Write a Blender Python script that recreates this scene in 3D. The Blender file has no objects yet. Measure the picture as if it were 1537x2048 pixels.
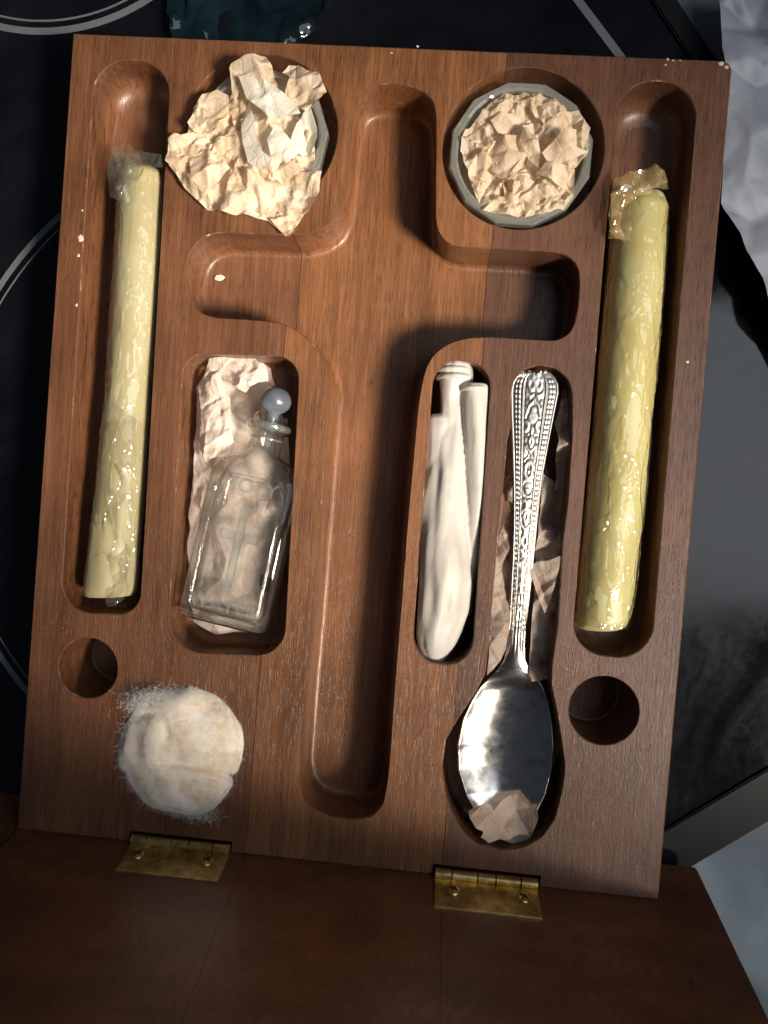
import bpy, bmesh, math, random
from mathutils import Vector, Matrix, noise
from mathutils.geometry import delaunay_2d_cdt
random.seed(7)
S = 0.01                                    # everything below is written in centimetres
sc = bpy.context.scene
COL = sc.collection

# ------------------------------------------------------------------ camera, world, lamps
RC = Matrix(((0.9948037359408941, 0.07967216978616805, -0.06338668882031952),
             (0.08083649038457112, -0.9965986744508044, 0.01601698801912411),
             (-0.06189498186723339, -0.021057716981278726, -0.9978605031642405)))
TC = Vector((-0.8445, -1.9143, 27.4899))
CAM = -(RC.transposed() @ TC)
cam_d = bpy.data.cameras.new('camera')
cam = bpy.data.objects.new('camera', cam_d); COL.objects.link(cam)
m = Matrix((RC[0], -Vector(RC[1]), -Vector(RC[2]))).transposed().to_4x4()
m.translation = CAM * S
cam.matrix_world = m
cam_d.sensor_fit = 'VERTICAL'; cam_d.sensor_height = 36; cam_d.lens = 1500 / 2048 * 36
cam_d.clip_start = 0.01; cam_d.clip_end = 50
sc.camera = cam

w = bpy.data.worlds.new('World'); sc.world = w; w.use_nodes = True
w.node_tree.nodes['Background'].inputs[0].default_value = (0.60, 0.72, 1.0, 1)
w.node_tree.nodes['Background'].inputs[1].default_value = 0.038

def lamp(name, pos, target, size, power, col, size_y=None, spread=None):
    d = bpy.data.lights.new(name, 'AREA'); d.shape = 'RECTANGLE' if size_y else 'DISK'
    d.size = size * S
    if size_y: d.size_y = size_y * S
    d.energy = power; d.color = col
    if spread: d.spread = math.radians(spread)
    o = bpy.data.objects.new(name, d); COL.objects.link(o)
    o.location = Vector(pos) * S
    o.rotation_euler = (Vector(target) - Vector(pos)).to_track_quat('-Z', 'Y').to_euler()
    return o
KT = Vector((-3.3, 4.6, 0))
def spot(name, pos, target, radius, power, col, cone, blend):
    d = bpy.data.lights.new(name, 'SPOT'); d.energy = power; d.color = col; d.shadow_soft_size = radius * S
    d.spot_size = math.radians(cone); d.spot_blend = blend
    o = bpy.data.objects.new(name, d); COL.objects.link(o); o.location = Vector(pos) * S
    o.rotation_euler = (Vector(target) - Vector(pos)).to_track_quat('-Z', 'Y').to_euler()
spot('ceiling_lamp', KT + Vector((.87, -.45, .92)) * 78, KT, 12.5, 146, (1.0, .88, .73), 19, 1.0)  # narrow soft cone is shaped to dim the lower board, replacing a phone's shadow
lamp('window_light', Vector((52, 10, 78)), (4, 2, 0), 46, 1.7, (.88, .94, 1.0), 58)

sc.view_settings.view_transform = 'Standard'; sc.view_settings.look = 'None'
sc.view_settings.exposure = 0; sc.view_settings.gamma = 1
cy = sc.cycles
cy.use_denoising = True; cy.max_bounces = 12; cy.transmission_bounces = 10; cy.transparent_max_bounces = 24
cy.glossy_bounces = 5; cy.diffuse_bounces = 4; cy.use_adaptive_sampling = True; cy.adaptive_threshold = 0.03; cy.time_limit = 900
cy.sample_clamp_indirect = 6; cy.blur_glossy = 0.3

# ------------------------------------------------------------------ helpers
def W(px, py, z=0.0):
    d = RC.transposed() @ Vector(((px - 768.5) / 1500, (py - 1024) / 1500, 1.0))
    s = (z - CAM.z) / d.z
    return CAM + d * s
def W2(px, py, z=0.0):
    p = W(px, py, z); return Vector((p.x, p.y))
WORLD = {}
def place(o, loc, parent):
    COL.objects.link(o)
    loc = Vector(loc); WORLD[o.name] = loc
    if parent is None: o.location = loc * S
    else:
        o.parent = parent; o.location = (loc - WORLD[parent.name]) * S
def finish(me, mat, smooth, angle):
    for mm in (mat if isinstance(mat, (list, tuple)) else [mat]): me.materials.append(mm)
    if smooth:
        me.polygons.foreach_set('use_smooth', [True] * len(me.polygons))
        if angle: me.set_sharp_from_angle(angle=math.radians(angle))
def mk(name, verts, faces, mat, parent=None, smooth=False, angle=None, origin=None, mids=None):
    if origin is None: origin = WORLD[parent.name] if parent else Vector((0, 0, 0))
    origin = Vector(origin)
    me = bpy.data.meshes.new(name)
    me.from_pydata([(Vector(v) - origin) * S for v in verts], [], faces)
    finish(me, mat, smooth, angle)
    if mids: me.polygons.foreach_set('material_index', mids)
    o = bpy.data.objects.new(name, me); place(o, origin, parent)
    return o
def mkbm(name, bm, mat, parent=None, **k):
    bm.verts.ensure_lookup_table(); bm.verts.index_update()
    v = [x.co.copy() for x in bm.verts]; f = [[q.index for q in x.verts] for x in bm.faces]
    mids = [x.material_index for x in bm.faces]
    bm.free()
    return mk(name, v, f, mat, parent, mids=mids, **k)
def thing(name, loc):
    o = bpy.data.objects.new(name, None); o.empty_display_size = .01; place(o, loc, None); return o
def tag(o, label, cat, group=None, kind=None):
    o['label'] = label
    if cat: o['category'] = cat
    if group: o['group'] = group
    if kind: o['kind'] = kind
    return o
def inside(p, poly):
    c = False; n = len(poly); x, y = p[0], p[1]; j = n - 1
    for i in range(n):
        xi, yi = poly[i][0], poly[i][1]; xj, yj = poly[j][0], poly[j][1]
        if (yi > y) != (yj > y) and x < (xj - xi) * (y - yi) / (yj - yi) + xi: c = not c
        j = i
    return c
def area(p): return sum(p[i - 1][0] * p[i][1] - p[i][0] * p[i - 1][1] for i in range(len(p))) / 2
def resample(p, d):
    out = []; n = len(p); L = [(p[(i + 1) % n] - p[i]).length for i in range(n)]; T = sum(L); k = max(8, int(T / d)); st = T / k
    i = 0; a = 0.0
    for q in range(k):
        t = q * st
        while a + L[i] < t - 1e-9 and i < n - 1: a += L[i]; i += 1
        out.append(p[i].lerp(p[(i + 1) % n], min(1, (t - a) / max(L[i], 1e-9))))
    return out
def smooth_poly(p, it):
    for _ in range(it):
        n = len(p); p = [(p[i - 1] + p[i] * 2 + p[(i + 1) % n]) / 4 for i in range(n)]
    return p
def rounded(pts, rads, d=0.1):
    out = []; n = len(pts)
    for i in range(n):
        a, b, c = pts[i - 1], pts[i], pts[(i + 1) % n]; r = rads[i]
        u = (a - b).normalized(); v = (c - b).normalized(); ang = math.acos(max(-1, min(1, u.dot(v))))
        t = r / math.tan(ang / 2); t = min(t, (a - b).length * .5, (c - b).length * .5)
        r = t * math.tan(ang / 2)
        cen = b + (u + v).normalized() * (r / math.sin(ang / 2))
        p0 = b + u * t; p1 = b + v * t
        a0 = math.atan2((p0 - cen).y, (p0 - cen).x); a1 = math.atan2((p1 - cen).y, (p1 - cen).x)
        da = (a1 - a0 + math.pi) % (2 * math.pi) - math.pi
        k = max(2, int(abs(da) * r / d))
        out += [cen + Vector((math.cos(a0 + da * q / k), math.sin(a0 + da * q / k))) * r for q in range(k + 1)]
    p = resample(out, d)
    return p if area(p) > 0 else p[::-1]
def offset_in(p, d):                       # p counter clockwise
    n = len(p); out = []
    for i in range(n):
        t = (p[(i + 1) % n] - p[i - 1]).normalized(); out.append(p[i] + Vector((-t.y, t.x)) * d)
    return out
def cdt(polys, pts=(), keep=None):
    vs = []; es = []
    for p in polys:
        b = len(vs); vs += [Vector((q[0], q[1])) for q in p]; es += [(b + i, b + (i + 1) % len(p)) for i in range(len(p))]
    vs += list(pts)
    v, e, f, *_ = delaunay_2d_cdt(vs, es, [], 0, 1e-5)
    out = []
    for t in f:
        c = (v[t[0]] + v[t[1]] + v[t[2]]) / 3
        if keep(c): out.append(list(t))
    return v, out
def ns(x, y, z, s=1.0, o=3):
    return noise.fractal(Vector((x, y, z)) * s, .6, 2.0, o)
def sstep(a, b, x):
    t = max(0, min(1, (x - a) / (b - a))); return t * t * (3 - 2 * t)
def interp(tab, x):
    if x <= tab[0][0]: return tab[0][1:]
    for a, b in zip(tab, tab[1:]):
        if x <= b[0]:
            t = (x - a[0]) / (b[0] - a[0]); return tuple(p + (q - p) * t for p, q in zip(a[1:], b[1:]))
    return tab[-1][1:]

# ------------------------------------------------------------------ materials
def newmat(name):
    mt = bpy.data.materials.new(name); mt.use_nodes = True; nt = mt.node_tree
    return mt, nt, nt.nodes['Principled BSDF'], nt.nodes['Material Output']
def N(nt, t, **k):
    n = nt.nodes.new(t)
    for a, b in k.items(): setattr(n, a, b)
    return n
def coords(nt, scale=(1, 1, 1), rot=(0, 0, 0)):      # object coordinates in centimetres
    tc = N(nt, 'ShaderNodeTexCoord'); mp = N(nt, 'ShaderNodeMapping')
    mp.inputs['Scale'].default_value = [100 * q for q in scale]; mp.inputs['Rotation'].default_value = rot
    nt.links.new(tc.outputs['Object'], mp.inputs[0]); return mp.outputs[0]
def noise_n(nt, vec, scale, detail=4, rough=.55, dist=0):
    n = N(nt, 'ShaderNodeTexNoise'); n.inputs['Scale'].default_value = scale; n.inputs['Detail'].default_value = detail
    n.inputs['Roughness'].default_value = rough; n.inputs['Distortion'].default_value = dist
    nt.links.new(vec, n.inputs['Vector']); return n.outputs['Fac']
def ramp(nt, fac, stops):
    r = N(nt, 'ShaderNodeValToRGB'); el = r.color_ramp.elements
    while len(el) < len(stops): el.new(.5)
    for e, (p, c) in zip(el, stops): e.position = p; e.color = (*c, 1) if len(c) == 3 else c
    nt.links.new(fac, r.inputs[0]); return r.outputs[0]
def mixc(nt, f, a, b, mode='MIX'):
    n = N(nt, 'ShaderNodeMix', data_type='RGBA', blend_type=mode)
    for s, v in ((n.inputs['Factor'], f), (n.inputs['A'], a), (n.inputs['B'], b)):
        if hasattr(v, 'links'): nt.links.new(v, s)
        elif isinstance(v, (int, float)): s.default_value = v
        else: s.default_value = (*v, 1)
    return n.outputs['Result']
def math_n(nt, op, a, b=None):
    n = N(nt, 'ShaderNodeMath', operation=op)
    for i, v in enumerate((a, b)):
        if v is None: continue
        if hasattr(v, 'links'): nt.links.new(v, n.inputs[i])
        else: n.inputs[i].default_value = v
    return n.outputs[0]
def bump(nt, h, strength, dist, prev=None):
    b = N(nt, 'ShaderNodeBump'); b.inputs['Strength'].default_value = strength; b.inputs['Distance'].default_value = dist * S
    nt.links.new(h, b.inputs['Height'])
    if prev is not None: nt.links.new(prev, b.inputs['Normal'])
    return b.outputs[0]

def wood(name, dark, mid, light, seed, rough=.35, wear=.5, coat=.16):
    mt, nt, p, o = newmat(name)
    c = coords(nt); n = N(nt, 'ShaderNodeMapping'); n.inputs['Location'].default_value = (seed * 3.1, seed * 7.7, seed); nt.links.new(c, n.inputs[0]); c = n.outputs[0]
    def st(sx, sy, sz=1):
        q = N(nt, 'ShaderNodeMapping'); q.inputs['Scale'].default_value = (sx, sy, sz); nt.links.new(c, q.inputs[0]); return q.outputs[0]
    figure = noise_n(nt, st(1.1, .07), 1.0, 5, .55, .6)
    grain = noise_n(nt, st(9, .35, 3), 1.0, 5, .6, .3)
    blot = noise_n(nt, st(.25, .2), 1.0, 3)
    pore = noise_n(nt, st(34, 1.5, 8), 1.0, 2, .5)
    base = ramp(nt, figure, [(.30, dark), (.5, mid), (.70, light)])
    base = mixc(nt, .6, base, ramp(nt, grain, [(.34, dark), (.52, mid), (.68, light)]))
    base = mixc(nt, .45, base, ramp(nt, blot, [(.3, [.42 * q for q in mid]), (.7, [1.5 * q for q in mid])]))
    pf = ramp(nt, pore, [(.56, (0, 0, 0)), (.66, (1, 1, 1))])
    pf = math_n(nt, 'MULTIPLY', pf, .55)
    base = mixc(nt, pf, base, [.35 * q for q in dark])
    # scuffs: short pale scratches of their own shape
    sx = noise_n(nt, st(5, 2.2), 1.0, 6, .75, .5)
    wr = math_n(nt, 'MULTIPLY', ramp(nt, sx, [(.72, (0, 0, 0)), (.76, (1, 1, 1))]), wear)
    base = mixc(nt, wr, base, (.55, .38, .27))
    nt.links.new(base, p.inputs['Base Color'])
    rr = N(nt, 'ShaderNodeMapRange'); rr.inputs['To Min'].default_value = rough - .09; rr.inputs['To Max'].default_value = rough + .14
    nt.links.new(noise_n(nt, st(3, .8), 1.0, 5, .65), rr.inputs['Value']); nt.links.new(rr.outputs[0], p.inputs['Roughness'])
    p.inputs['Coat Weight'].default_value = coat; p.inputs['Coat Roughness'].default_value = .3
    b = bump(nt, grain, .35, .02); b = bump(nt, pf, .5, -.018, b); b = bump(nt, noise_n(nt, st(22, 8, 8), 1.0, 3, .6), .5, .014, b)
    nt.links.new(b, p.inputs['Normal']); return mt
M = {}
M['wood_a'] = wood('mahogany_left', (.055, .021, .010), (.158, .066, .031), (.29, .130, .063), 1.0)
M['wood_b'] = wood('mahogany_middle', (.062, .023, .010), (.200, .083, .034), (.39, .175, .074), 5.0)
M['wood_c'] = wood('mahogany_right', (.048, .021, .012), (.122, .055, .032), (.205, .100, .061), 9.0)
M['lid'] = wood('lid_mahogany', (.07, .026, .011), (.165, .060, .024), (.26, .10, .042), 13.0, rough=.30, wear=.35, coat=.5)
def simple(name, col, rough=.5, metal=0., **k):
    mt, nt, p, o = newmat(name); p.inputs['Base Color'].default_value = (*col, 1); p.inputs['Roughness'].default_value = rough; p.inputs['Metallic'].default_value = metal
    for a, b in k.items(): p.inputs[a].default_value = b
    return mt
def worn():
    mt, nt, p, o = newmat('worn_edge'); c = coords(nt)
    f = noise_n(nt, c, 1.3, 6, .75)
    nt.links.new(ramp(nt, f, [(.52, (.13, .06, .032)), (.62, (.24, .125, .075)), (.70, (.60, .46, .36))]), p.inputs['Base Color'])
    p.inputs['Roughness'].default_value = .33; nt.links.new(bump(nt, noise_n(nt, c, 9, 4), .5, .02), p.inputs['Normal']); return mt
M['worn'] = worn()
def paper(name, a, b, seed, trans=.38):
    mt, nt, p, o = newmat(name); c = coords(nt)
    q = N(nt, 'ShaderNodeMapping'); q.inputs['Location'].default_value = (seed, seed * 2, 0); nt.links.new(c, q.inputs[0]); c = q.outputs[0]
    f = noise_n(nt, c, 1.1, 4, .6)
    col = ramp(nt, f, [(.35, b), (.62, a)]); spots = noise_n(nt, c, 5, 5, .7)
    col = mixc(nt, math_n(nt, 'MULTIPLY', ramp(nt, spots, [(.60, (0, 0, 0)), (.75, (1, 1, 1))]), .35), col, [.72 * x for x in b])
    nt.links.new(col, p.inputs['Base Color']); p.inputs['Roughness'].default_value = .62
    vor = N(nt, 'ShaderNodeTexVoronoi', feature='DISTANCE_TO_EDGE'); vor.inputs['Scale'].default_value = 1.9
    wv = N(nt, 'ShaderNodeVectorMath', operation='ADD'); nz = N(nt, 'ShaderNodeTexNoise'); nz.inputs['Scale'].default_value = 1.5
    nt.links.new(c, nz.inputs['Vector']); sc_ = N(nt, 'ShaderNodeVectorMath', operation='SCALE'); sc_.inputs['Scale'].default_value = .35; nt.links.new(nz.outputs['Color'], sc_.inputs[0]); nt.links.new(c, wv.inputs[0]); nt.links.new(sc_.outputs[0], wv.inputs[1]); nt.links.new(wv.outputs[0], vor.inputs['Vector'])
    cr = ramp(nt, vor.outputs['Distance'], [(0, (0, 0, 0)), (.09, (1, 1, 1))])
    bb = bump(nt, cr, .42, .03); bb = bump(nt, noise_n(nt, c, 5, 5, .6), .25, .03, bb)
    nt.links.new(bb, p.inputs['Normal'])
    tr = N(nt, 'ShaderNodeBsdfTranslucent'); nt.links.new(col, tr.inputs[0]); nt.links.new(bb, tr.inputs['Normal'])
    mx = N(nt, 'ShaderNodeMixShader'); mx.inputs[0].default_value = trans
    nt.links.new(p.outputs[0], mx.inputs[1]); nt.links.new(tr.outputs[0], mx.inputs[2]); nt.links.new(mx.outputs[0], o.inputs[0]); return mt
M['paper'] = paper('tan_tissue_paper', (.91, .78, .61), (.80, .61, .42), 0)
M['paper_d'] = paper('pinkish_tissue_paper', (.62, .52, .45), (.50, .36, .28), 4)
M['paper_p'] = paper('pale_pinkish_tissue', (.86, .76, .68), (.72, .58, .49), 6)
M['paper_w'] = paper('white_tissue_paper', (.90, .89, .82), (.80, .75, .64), 8)
def glassm(name, edge, gain, lit_mix, rough=.02, base=.06):
    mt, nt, p, o = newmat(name); nt.nodes.remove(p); c = coords(nt)
    b = bump(nt, noise_n(nt, c, .9, 3), .4, .05)
    lw = N(nt, 'ShaderNodeLayerWeight'); lw.inputs[0].default_value = .5; nt.links.new(b, lw.inputs['Normal'])
    t = N(nt, 'ShaderNodeBsdfTransparent'); nt.links.new(mixc(nt, math_n(nt, 'POWER', lw.outputs['Facing'], 2.5), (.985, .985, .98), edge), t.inputs[0])
    g = N(nt, 'ShaderNodeBsdfGlossy'); g.inputs['Roughness'].default_value = rough; nt.links.new(b, g.inputs['Normal'])
    rf = N(nt, 'ShaderNodeBsdfRefraction'); rf.inputs['IOR'].default_value = 1.15; rf.inputs['Roughness'].default_value = .02; nt.links.new(b, rf.inputs['Normal'])
    d = N(nt, 'ShaderNodeBsdfDiffuse'); d.inputs[0].default_value = (.72, .76, .70, 1)  # pale diffuse share stands in for lamp light caught in the glass
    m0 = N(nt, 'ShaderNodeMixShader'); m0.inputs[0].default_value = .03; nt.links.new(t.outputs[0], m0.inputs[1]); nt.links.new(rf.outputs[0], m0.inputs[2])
    m1 = N(nt, 'ShaderNodeMixShader'); m1.inputs[0].default_value = lit_mix; nt.links.new(m0.outputs[0], m1.inputs[1]); nt.links.new(d.outputs[0], m1.inputs[2])
    f = math_n(nt, 'ADD', math_n(nt, 'MULTIPLY', math_n(nt, 'POWER', lw.outputs['Facing'], 3), gain), base)
    m2 = N(nt, 'ShaderNodeMixShader'); nt.links.new(f, m2.inputs[0]); nt.links.new(m1.outputs[0], m2.inputs[1]); nt.links.new(g.outputs[0], m2.inputs[2])
    nt.links.new(m2.outputs[0], o.inputs[0]); return mt
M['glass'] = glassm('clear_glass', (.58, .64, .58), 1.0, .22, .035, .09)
M['glass_b'] = glassm('bottle_glass', (.20, .18, .15), 1.3, .006, .010, .035)
M['emboss'] = glassm('embossed_glass', (.35, .33, .30), 1.5, .10, .05, .16)
def film(name, tint, gloss, diff, dcol, rough=.12, bsc=3.0):
    mt, nt, p, o = newmat(name); nt.nodes.remove(p); c = coords(nt)
    t = N(nt, 'ShaderNodeBsdfTransparent'); t.inputs[0].default_value = (*tint, 1)
    g = N(nt, 'ShaderNodeBsdfGlossy'); g.inputs['Roughness'].default_value = rough
    d = N(nt, 'ShaderNodeBsdfDiffuse'); d.inputs[0].default_value = (*dcol, 1)
    vo = N(nt, 'ShaderNodeTexVoronoi', feature='DISTANCE_TO_EDGE'); vo.inputs['Scale'].default_value = .95
    ad = N(nt, 'ShaderNodeVectorMath', operation='ADD'); nz = N(nt, 'ShaderNodeTexNoise'); nz.inputs['Scale'].default_value = 1.3; nz.inputs['Detail'].default_value = 3
    c2_ = coords(nt, (1, .38, 1)); nt.links.new(c2_, nz.inputs['Vector']); nt.links.new(c2_, ad.inputs[0]); nt.links.new(nz.outputs['Color'], ad.inputs[1]); nt.links.new(ad.outputs[0], vo.inputs['Vector'])
    b = bump(nt, noise_n(nt, c, bsc, 3, .5, .8), .5, .05); b = bump(nt, ramp(nt, vo.outputs['Distance'], [(0, (1, 1, 1)), (.07, (0, 0, 0))]), .6, .04, b); nt.links.new(b, g.inputs['Normal'])
    lw = N(nt, 'ShaderNodeLayerWeight'); lw.inputs[0].default_value = .5; nt.links.new(b, lw.inputs['Normal'])
    f = math_n(nt, 'ADD', math_n(nt, 'MULTIPLY', math_n(nt, 'POWER', lw.outputs['Facing'], 3.5), gloss * .4), .10)
    m1 = N(nt, 'ShaderNodeMixShader'); m1.inputs[0].default_value = diff; nt.links.new(t.outputs[0], m1.inputs[1]); nt.links.new(d.outputs[0], m1.inputs[2])
    m2 = N(nt, 'ShaderNodeMixShader'); nt.links.new(f, m2.inputs[0]); nt.links.new(m1.outputs[0], m2.inputs[1]); nt.links.new(g.outputs[0], m2.inputs[2])
    nt.links.new(m2.outputs[0], o.inputs[0]); return mt
M['film'] = film('cellophane', (.98, .975, .94), 2.6, .05, (.8, .78, .62), .06, 1.6)
M['film_y'] = film('yellowed_cellophane', (.99, .965, .87), 2.6, .05, (.76, .70, .46), .07, 1.6)
M['film_t'] = film('amber_film_twist', (.96, .90, .74), 3.0, .22, (.80, .60, .30), .08, 1.6)
def wax(name, a, b):
    mt, nt, p, o = newmat(name); c = coords(nt, (1, .35, 1))
    nt.links.new(ramp(nt, noise_n(nt, c, .9, 4), [(.35, b), (.65, a)]), p.inputs['Base Color'])
    p.inputs['Roughness'].default_value = .42; p.inputs['Subsurface Weight'].default_value = .35; p.inputs['Subsurface Radius'].default_value = (1, .7, .3)
    p.inputs['Subsurface Scale'].default_value = .004
    nt.links.new(bump(nt, noise_n(nt, coords(nt), 2.5, 4), .2, .03), p.inputs['Normal']); return mt
M['wax_l'] = wax('aged_wax', (.50, .46, .29), (.42, .36, .19))
M['wax_r'] = wax('yellow_wax', (.64, .62, .36), (.54, .48, .22))
def brass():
    mt, nt, p, o = newmat('aged_brass'); c = coords(nt)
    nt.links.new(ramp(nt, noise_n(nt, c, 2.2, 6, .7), [(.35, (.45, .30, .10)), (.65, (.95, .74, .33))]), p.inputs['Base Color'])
    p.inputs['Metallic'].default_value = 1; p.inputs['Roughness'].default_value = .40
    nt.links.new(bump(nt, noise_n(nt, coords(nt, (1, 12, 12)), 1.6, 3), .25, .01), p.inputs['Normal']); return mt
M['brass'] = brass()
def silver():
    mt, nt, p, o = newmat('tarnished_silver'); p.inputs['Metallic'].default_value = 1
    at = N(nt, 'ShaderNodeAttribute', attribute_name='tarnish'); c = coords(nt)
    f = noise_n(nt, c, 2.0, 5, .65)
    base = ramp(nt, f, [(.3, (.66, .64, .58)), (.6, (.92, .91, .88))])
    base = mixc(nt, math_n(nt, 'MULTIPLY', at.outputs['Fac'], .8), base, (.20, .18, .15))
    nt.links.new(base, p.inputs['Base Color'])
    nt.links.new(ramp(nt, f, [(.3, (.24,) * 3), (.7, (.12,) * 3)]), p.inputs['Roughness'])
    hr = N(nt, 'ShaderNodeAttribute', attribute_name='matt'); rr = math_n(nt, 'ADD', ramp(nt, f, [(.3, (.24,) * 3), (.7, (.12,) * 3)]), math_n(nt, 'MULTIPLY', hr.outputs['Fac'], .22)); nt.links.new(rr, p.inputs['Roughness']); return mt
M['silver'] = silver()
def cloth():
    mt, nt, p, o = newmat('cream_satin'); c = coords(nt)
    nt.links.new(ramp(nt, noise_n(nt, c, .6, 4), [(.3, (.44, .40, .36)), (.6, (.53, .50, .46))]), p.inputs['Base Color'])
    p.inputs['Roughness'].default_value = .5; p.inputs['Sheen Weight'].default_value = .08
    wv = N(nt, 'ShaderNodeTexWave', bands_direction='DIAGONAL'); wv.inputs['Scale'].default_value = 16; nt.links.new(c, wv.inputs['Vector'])
    b = bump(nt, wv.outputs['Fac'], .18, .006); b = bump(nt, noise_n(nt, coords(nt, (1, .22, 1)), 1.6, 4, .55, .8), .35, .12, b); nt.links.new(bump(nt, noise_n(nt, c, 1.5, 4), .25, .06, b), p.inputs['Normal']); return mt
M['cloth'] = cloth()
def cotton():
    mt, nt, p, o = newmat('cotton_wool'); c = coords(nt)
    nt.links.new(ramp(nt, noise_n(nt, c, .9, 5, .6), [(.36, (.74, .61, .46)), (.50, (.90, .80, .67)), (.62, (.95, .89, .80))]), p.inputs['Base Color'])
    p.inputs['Roughness'].default_value = .95; p.inputs['Sheen Weight'].default_value = .5
    p.inputs['Subsurface Weight'].default_value = .3; p.inputs['Subsurface Scale'].default_value = .004
    nt.links.new(bump(nt, noise_n(nt, c, 5, 6, .7, 1.0), .5, .04), p.inputs['Normal']); return mt
M['cotton'] = cotton()
M['fibre'] = simple('cotton_fibre', (.78, .76, .74), .9)
def hob():
    mt, nt, p, o = newmat('black_ceramic_glass'); c = coords(nt)
    sm = noise_n(nt, c, .12, 5, .62, 1.2); fine = noise_n(nt, c, 3.0, 4, .7)
    nt.links.new(ramp(nt, sm, [(.42, (.003, .0035, .005)), (.66, (.008, .009, .012)), (.8, (.022, .024, .028))]), p.inputs['Base Color'])  # grey clouds in the base colour imitate cloudy reflections on the glass
    nt.links.new(ramp(nt, math_n(nt, 'ADD', math_n(nt, 'MULTIPLY', sm, .8), math_n(nt, 'MULTIPLY', fine, .2)), [(.4, (.06,) * 3), (.7, (.26,) * 3)]), p.inputs['Roughness'])
    return mt
M['hob'] = hob()
M['trim'] = simple('dark_metal_trim', (.014, .016, .019), .36, .4)
M['print'] = simple('grey_printed_line', (.13, .145, .165), .4)
M['counter'] = simple('pale_counter', (.30, .31, .32), .45)
def plastic(name, a, b, rough, trans=.0):
    mt, nt, p, o = newmat(name); c = coords(nt)
    nt.links.new(ramp(nt, noise_n(nt, c, .35, 4), [(.3, a), (.7, b)]), p.inputs['Base Color'])
    p.inputs['Roughness'].default_value = rough; p.inputs['Transmission Weight'].default_value = trans
    nt.links.new(bump(nt, noise_n(nt, c, .8, 3, .5, .8), .3, .15), p.inputs['Normal']); return mt
M['bag'] = plastic('frosted_grey_plastic', (.26, .29, .36), (.42, .46, .54), .24)
M['sheet'] = plastic('grey_satin_plastic', (.50, .56, .58), (.62, .68, .70), .34)
M['teal'] = plastic('dark_teal_film', (.002, .006, .009), (.006, .017, .024), .08)
M['crumb'] = simple('pale_crumb', (.7, .55, .42), .8)

# ------------------------------------------------------------------ wooden case
ZT = -3.0                                   # cooktop glass; the board is 3 cm thick
case = thing('wooden_case', (0, 0, ZT))
tag(case, 'open reddish brown wooden case with routed cross and brass hinges', 'case')
def px(l, z=0): return [W2(a, b, z) for a, b in l]
def contour(l, d=.1, it=3):
    p = resample(px(l), d); p = smooth_poly(p, it)
    p = resample(p, d); return p if area(p) > 0 else p[::-1]
def circ(cx, cyy, r, d=.1):
    c = W2(cx, cyy); R_ = r / 54.8; k = int(2 * math.pi * R_ / d)
    return [c + Vector((math.cos(2 * math.pi * i / k), math.sin(2 * math.pi * i / k))) * R_ for i in range(k)]
cross = [(706, 225), (711, 198), (726, 178), (750, 167), (785, 165), (818, 169), (850, 181), (868, 200), (874, 230), (874, 300), (873, 380), (873, 436), (878, 464), (895, 485), (922, 493), (1000, 496), (1067, 499), (1123, 504), (1148, 518), (1160, 540), (1161, 570), (1158, 615), (1150, 652), (1136, 672), (1112, 683), (1060, 680), (983, 675), (935, 677), (900, 687), (872, 706), (855, 732), (846, 765), (838, 812), (829, 912), (818, 1030), (806, 1188), (796, 1310), (789, 1400), (783, 1490), (777, 1560), (768, 1610), (745, 1635), (710, 1641), (665, 1636), (628, 1622), (606, 1597), (598, 1560), (602, 1500), (611, 1376), (623, 1246), (633, 1120), (642, 1007), (650, 900), (657, 830), (661, 775), (653, 735), (632, 695), (600, 665), (570, 650), (530, 643), (474, 639), (430, 637), (402, 628), (384, 610), (372, 585), (369, 550), (374, 515), (388, 488), (410, 470), (441, 463), (520, 466), (603, 468), (640, 459), (668, 440), (684, 412), (692, 370), (698, 310)]
spoon_o = [(1021, 790), (1026, 763), (1046, 738), (1076, 728), (1112, 734), (1138, 756), (1147, 790), (1146, 879), (1137, 1012), (1128, 1079), (1118, 1245), (1106, 1330), (1104, 1368), (1115, 1419), (1126, 1487), (1132, 1537), (1125, 1588), (1111, 1639), (1086, 1675), (1044, 1698), (1000, 1702), (952, 1688), (922, 1661), (901, 1622), (888, 1581), (883, 1535), (890, 1480), (918, 1433), (950, 1385), (970, 1346), (979, 1261), (986, 1178), (999, 1029), (1006, 966), (1016, 850)]
slotL = rounded(px([(189, 115), (344, 121), (281, 1232), (119, 1225)]), [1.35, 1.35, .9, 1.2])
slotR = rounded(px([(1236, 157), (1399, 163), (1303, 1324), (1141, 1306)]), [1.35, 1.35, 1.3, 1.2])
bot_o = rounded(px([(366, 704), (602, 712), (569, 1314), (333, 1304)]), [.9, .9, 1.1, 1.3])
nap_o = rounded(px([(867, 716), (987, 722), (946, 1333), (821, 1329)]), [1.0, 1.05, 1.05, 1.1])
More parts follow.
